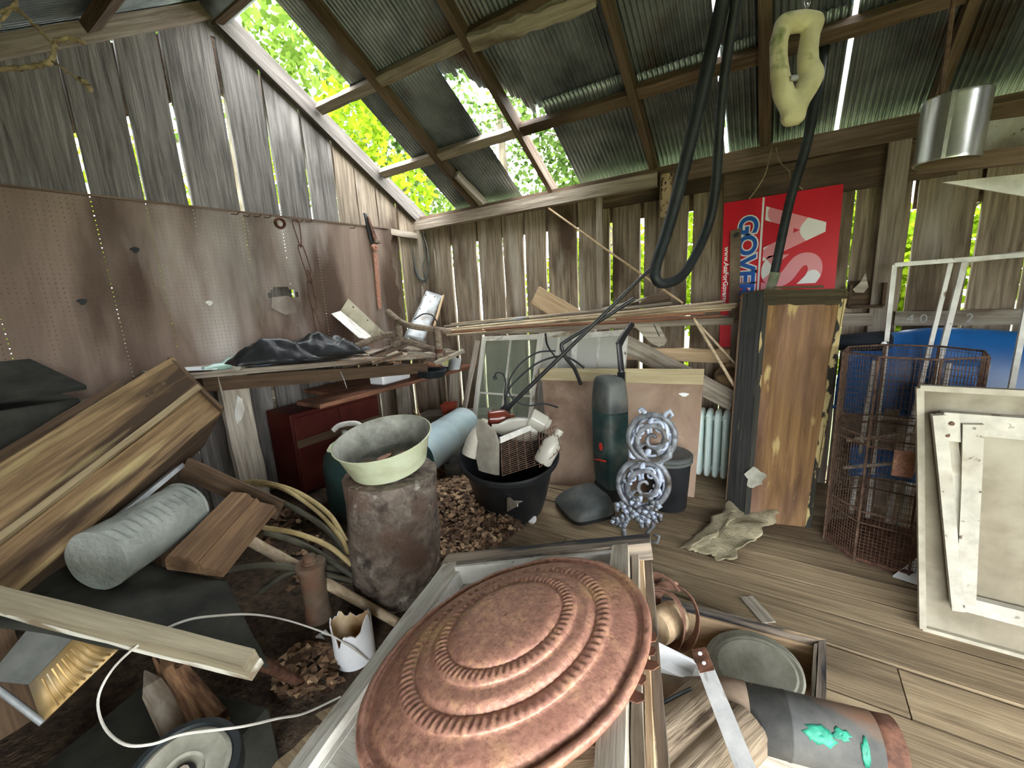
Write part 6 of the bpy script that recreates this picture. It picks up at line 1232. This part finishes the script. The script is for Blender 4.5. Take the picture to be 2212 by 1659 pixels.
c = W(398, 1682, z=.27); t = thing('wheel', 'grey steel wheel with black rubber tyre at the bottom left edge', 'wheel', c); nw = (EYE-c); nw = (V((0, 0, 1))*.9+nw.normalized()*.35).normalized(); m = aim(c, nw); r = .128
lathe('tyre', [(r*.80, -.03), (r*.95, -.035), (r, -.015), (r, .01), (r*.96, .03), (r*.84, .034), (r*.80, .022)], m, BLACKR, t, 48, caps=False)
lathe('wheel_disc', [(r*.82, .0), (r*.8, .026), (r*.72, .03), (r*.5, .02), (r*.36, .024), (r*.33, .014), (r*.2, .012), (.001, .012)], m, SLATE, t, 48, caps=False)
lathe('hub_bolt', [(.016, .012), (.014, .03), (.001, .032)], m, WHITEP, t, 10); lathe('hub', [(r*.22, .005), (r*.2, .018), (r*.1, .019)], m, BLACKP, t, 24)
one(build('debris_box', MB().box((-1.45, .22, .1), (.5, .34, .2), M.Rotation(.3, 3, 'Z')), DARKSH, bevel=.01), 'dark low box lying under the wheel and split boards', 'box')
wp = [(795, 1425, .02), (760, 1400, .12), (720, 1375, .16), (660, 1352, .20), (600, 1335, .30), (540, 1327, .42), (470, 1330, .49), (410, 1338, .53), (350, 1362, .56), (290, 1400, .54), (240, 1450, .45), (212, 1510, .40), (225, 1570, .37), (270, 1608, .36), (330, 1607, .35), (400, 1585, .34), (520, 1570, .30), (600, 1552, .22), (660, 1540, .12), (735, 1505, .03)]
one(tube('white_cable', [W(x, y, z=z) for x, y, z in wp], 0.0034, WIREW, None, 6, k=5), 'thin white flex looping over beam and debris in the left foreground', 'cable')
a, b = W(555, 1428, z=.28), W(650, 1475, z=.03); one(tube('rusty_rod', [a, b], [.022, .016], RUSTD, None, 8), 'short dark rusty rod end poking out beside the beige beam', 'rod')
# cobweb strands at the upper left
t = thing('cobweb_strands', 'dust-laden cobweb strands hanging before the rafters at the upper left', 'cobweb', W(100, 150, d=1.3)); t['kind'] = 'stuff'
for pts, r in (([(-10, 60), (28, 20), (60, 40), (115, 95)], .006), ([(115, 92), (150, 82), (182, 92)], .008), ([(118, 95), (108, 132), (60, 145), (-10, 150)], .009), ([(112, 132), (160, 165), (192, 190)], .004), ([(172, 172), (185, 178), (196, 196)], .009), ([(-10, 30), (25, 18), (35, 5)], .008)):
    ps = spline([W(x, y, d=1.25) for x, y in pts], 8); ps = [q_+V((.006*nz(i*.7, 1, 3), .006*nz(i*.7, 2, 3), .006*nz(i*.7, 3, 3))) for i, q_ in enumerate(ps)]
    o = build('strand', MB().tube(ps, [r*(.8+.5*nz(i*.6, 4)) for i in range(len(ps))], 6), COBWEB, t, smooth=True)
tube('strand', [W(35, 5, d=1.25), W(60, -260, d=1.2)], .004, COBWEB, t, 5); tube('strand', [W(-10, 150, d=1.25), W(-300, 120, d=1.4)], .006, COBWEB, t, 5)

# ---- details that belong to one part of a thing hang from that part
SUB = {'vacuum_cleaner': {'badge': 'bag_housing', 'red_stripe': 'bag_housing', 'rating_label': 'bag_housing', 'head_trim': 'floor_head', 'vent_strip': 'floor_head', 'cord_hook': 'back_spine', 'cord': 'back_spine'},
       'campaign_sign': {'big_letters': 'sign_board', 'blue_letters': 'sign_board', 'blue_letters_edge': 'sign_board', 'address_line': 'sign_board', 'divider': 'sign_board'},
       'pegboard': {'peg_hook': 'pegboard_sheet', 'chip': 'pegboard_sheet', 'torn_flap': 'pegboard_sheet'}, 'enamel_pan': {'pan_handle': 'pan_wall'}, 'gas_tank': {'valve_handle': 'valve_stem'},
       'folding_table': {'pivot_plate': 'leg_rail', 'bolt': 'leg_rail'}, 'painted_box': {'grey_patch': 'front_panel'}, 'boiler_lid': {'rust_flake': 'lid_plate'}, 'rubber_tub': {'paint_spill': 'tub_wall'},
       'hardboard_panel': {'paint_blob': 'panel_sheet'}, 'wooden_case': {'knot': 'front_board'}, 'wheel': {'hub_bolt': 'hub'}, 'wooden_tray': {'paint_flake': 'bottom_panel'}, 'red_cabinet': {'cabinet_band': 'cabinet_door'},
       'flue_pipe': {'pipe_seam': 'pipe_wall', 'pipe_lip': 'pipe_wall'}, 'stove_pipe': {'rivet': 'brown_section', 'teal_patch': 'black_section'}, 'log': {'crack': 'log_wood'}, 'aluminium_bar': {'rivet': 'rusted_end'}, 'black_bag': {'strap_buckle': 'bag_body'},
       'vinyl_bolster': {'piping': 'bolster_cover'}, 'angle_flashing': {'rivet': 'upright_flange'}, 'tin_sheet': {'nail_hole': 'sheet_face'}, 'strap_hinge': {'strap_slot': 'strap'}, 'shovel_blade': {'split': 'blade'}, 'paint_tin': {'dial': 'tin_body', 'paper_label': 'tin_body', 'tin_rim': 'tin_body'}}
for o in [o for o in bpy.data.objects if o.parent is None]:
    rule = SUB.get(o.name.split('.')[0])
    if not rule: continue
    kids = list(o.children)
    for k in kids:
        host = rule.get(k.name.split('.')[0])
        h = next((c for c in kids if c.name.split('.')[0] == host), None) if host else None
        if h is not None: setw(k, WM[k], h)
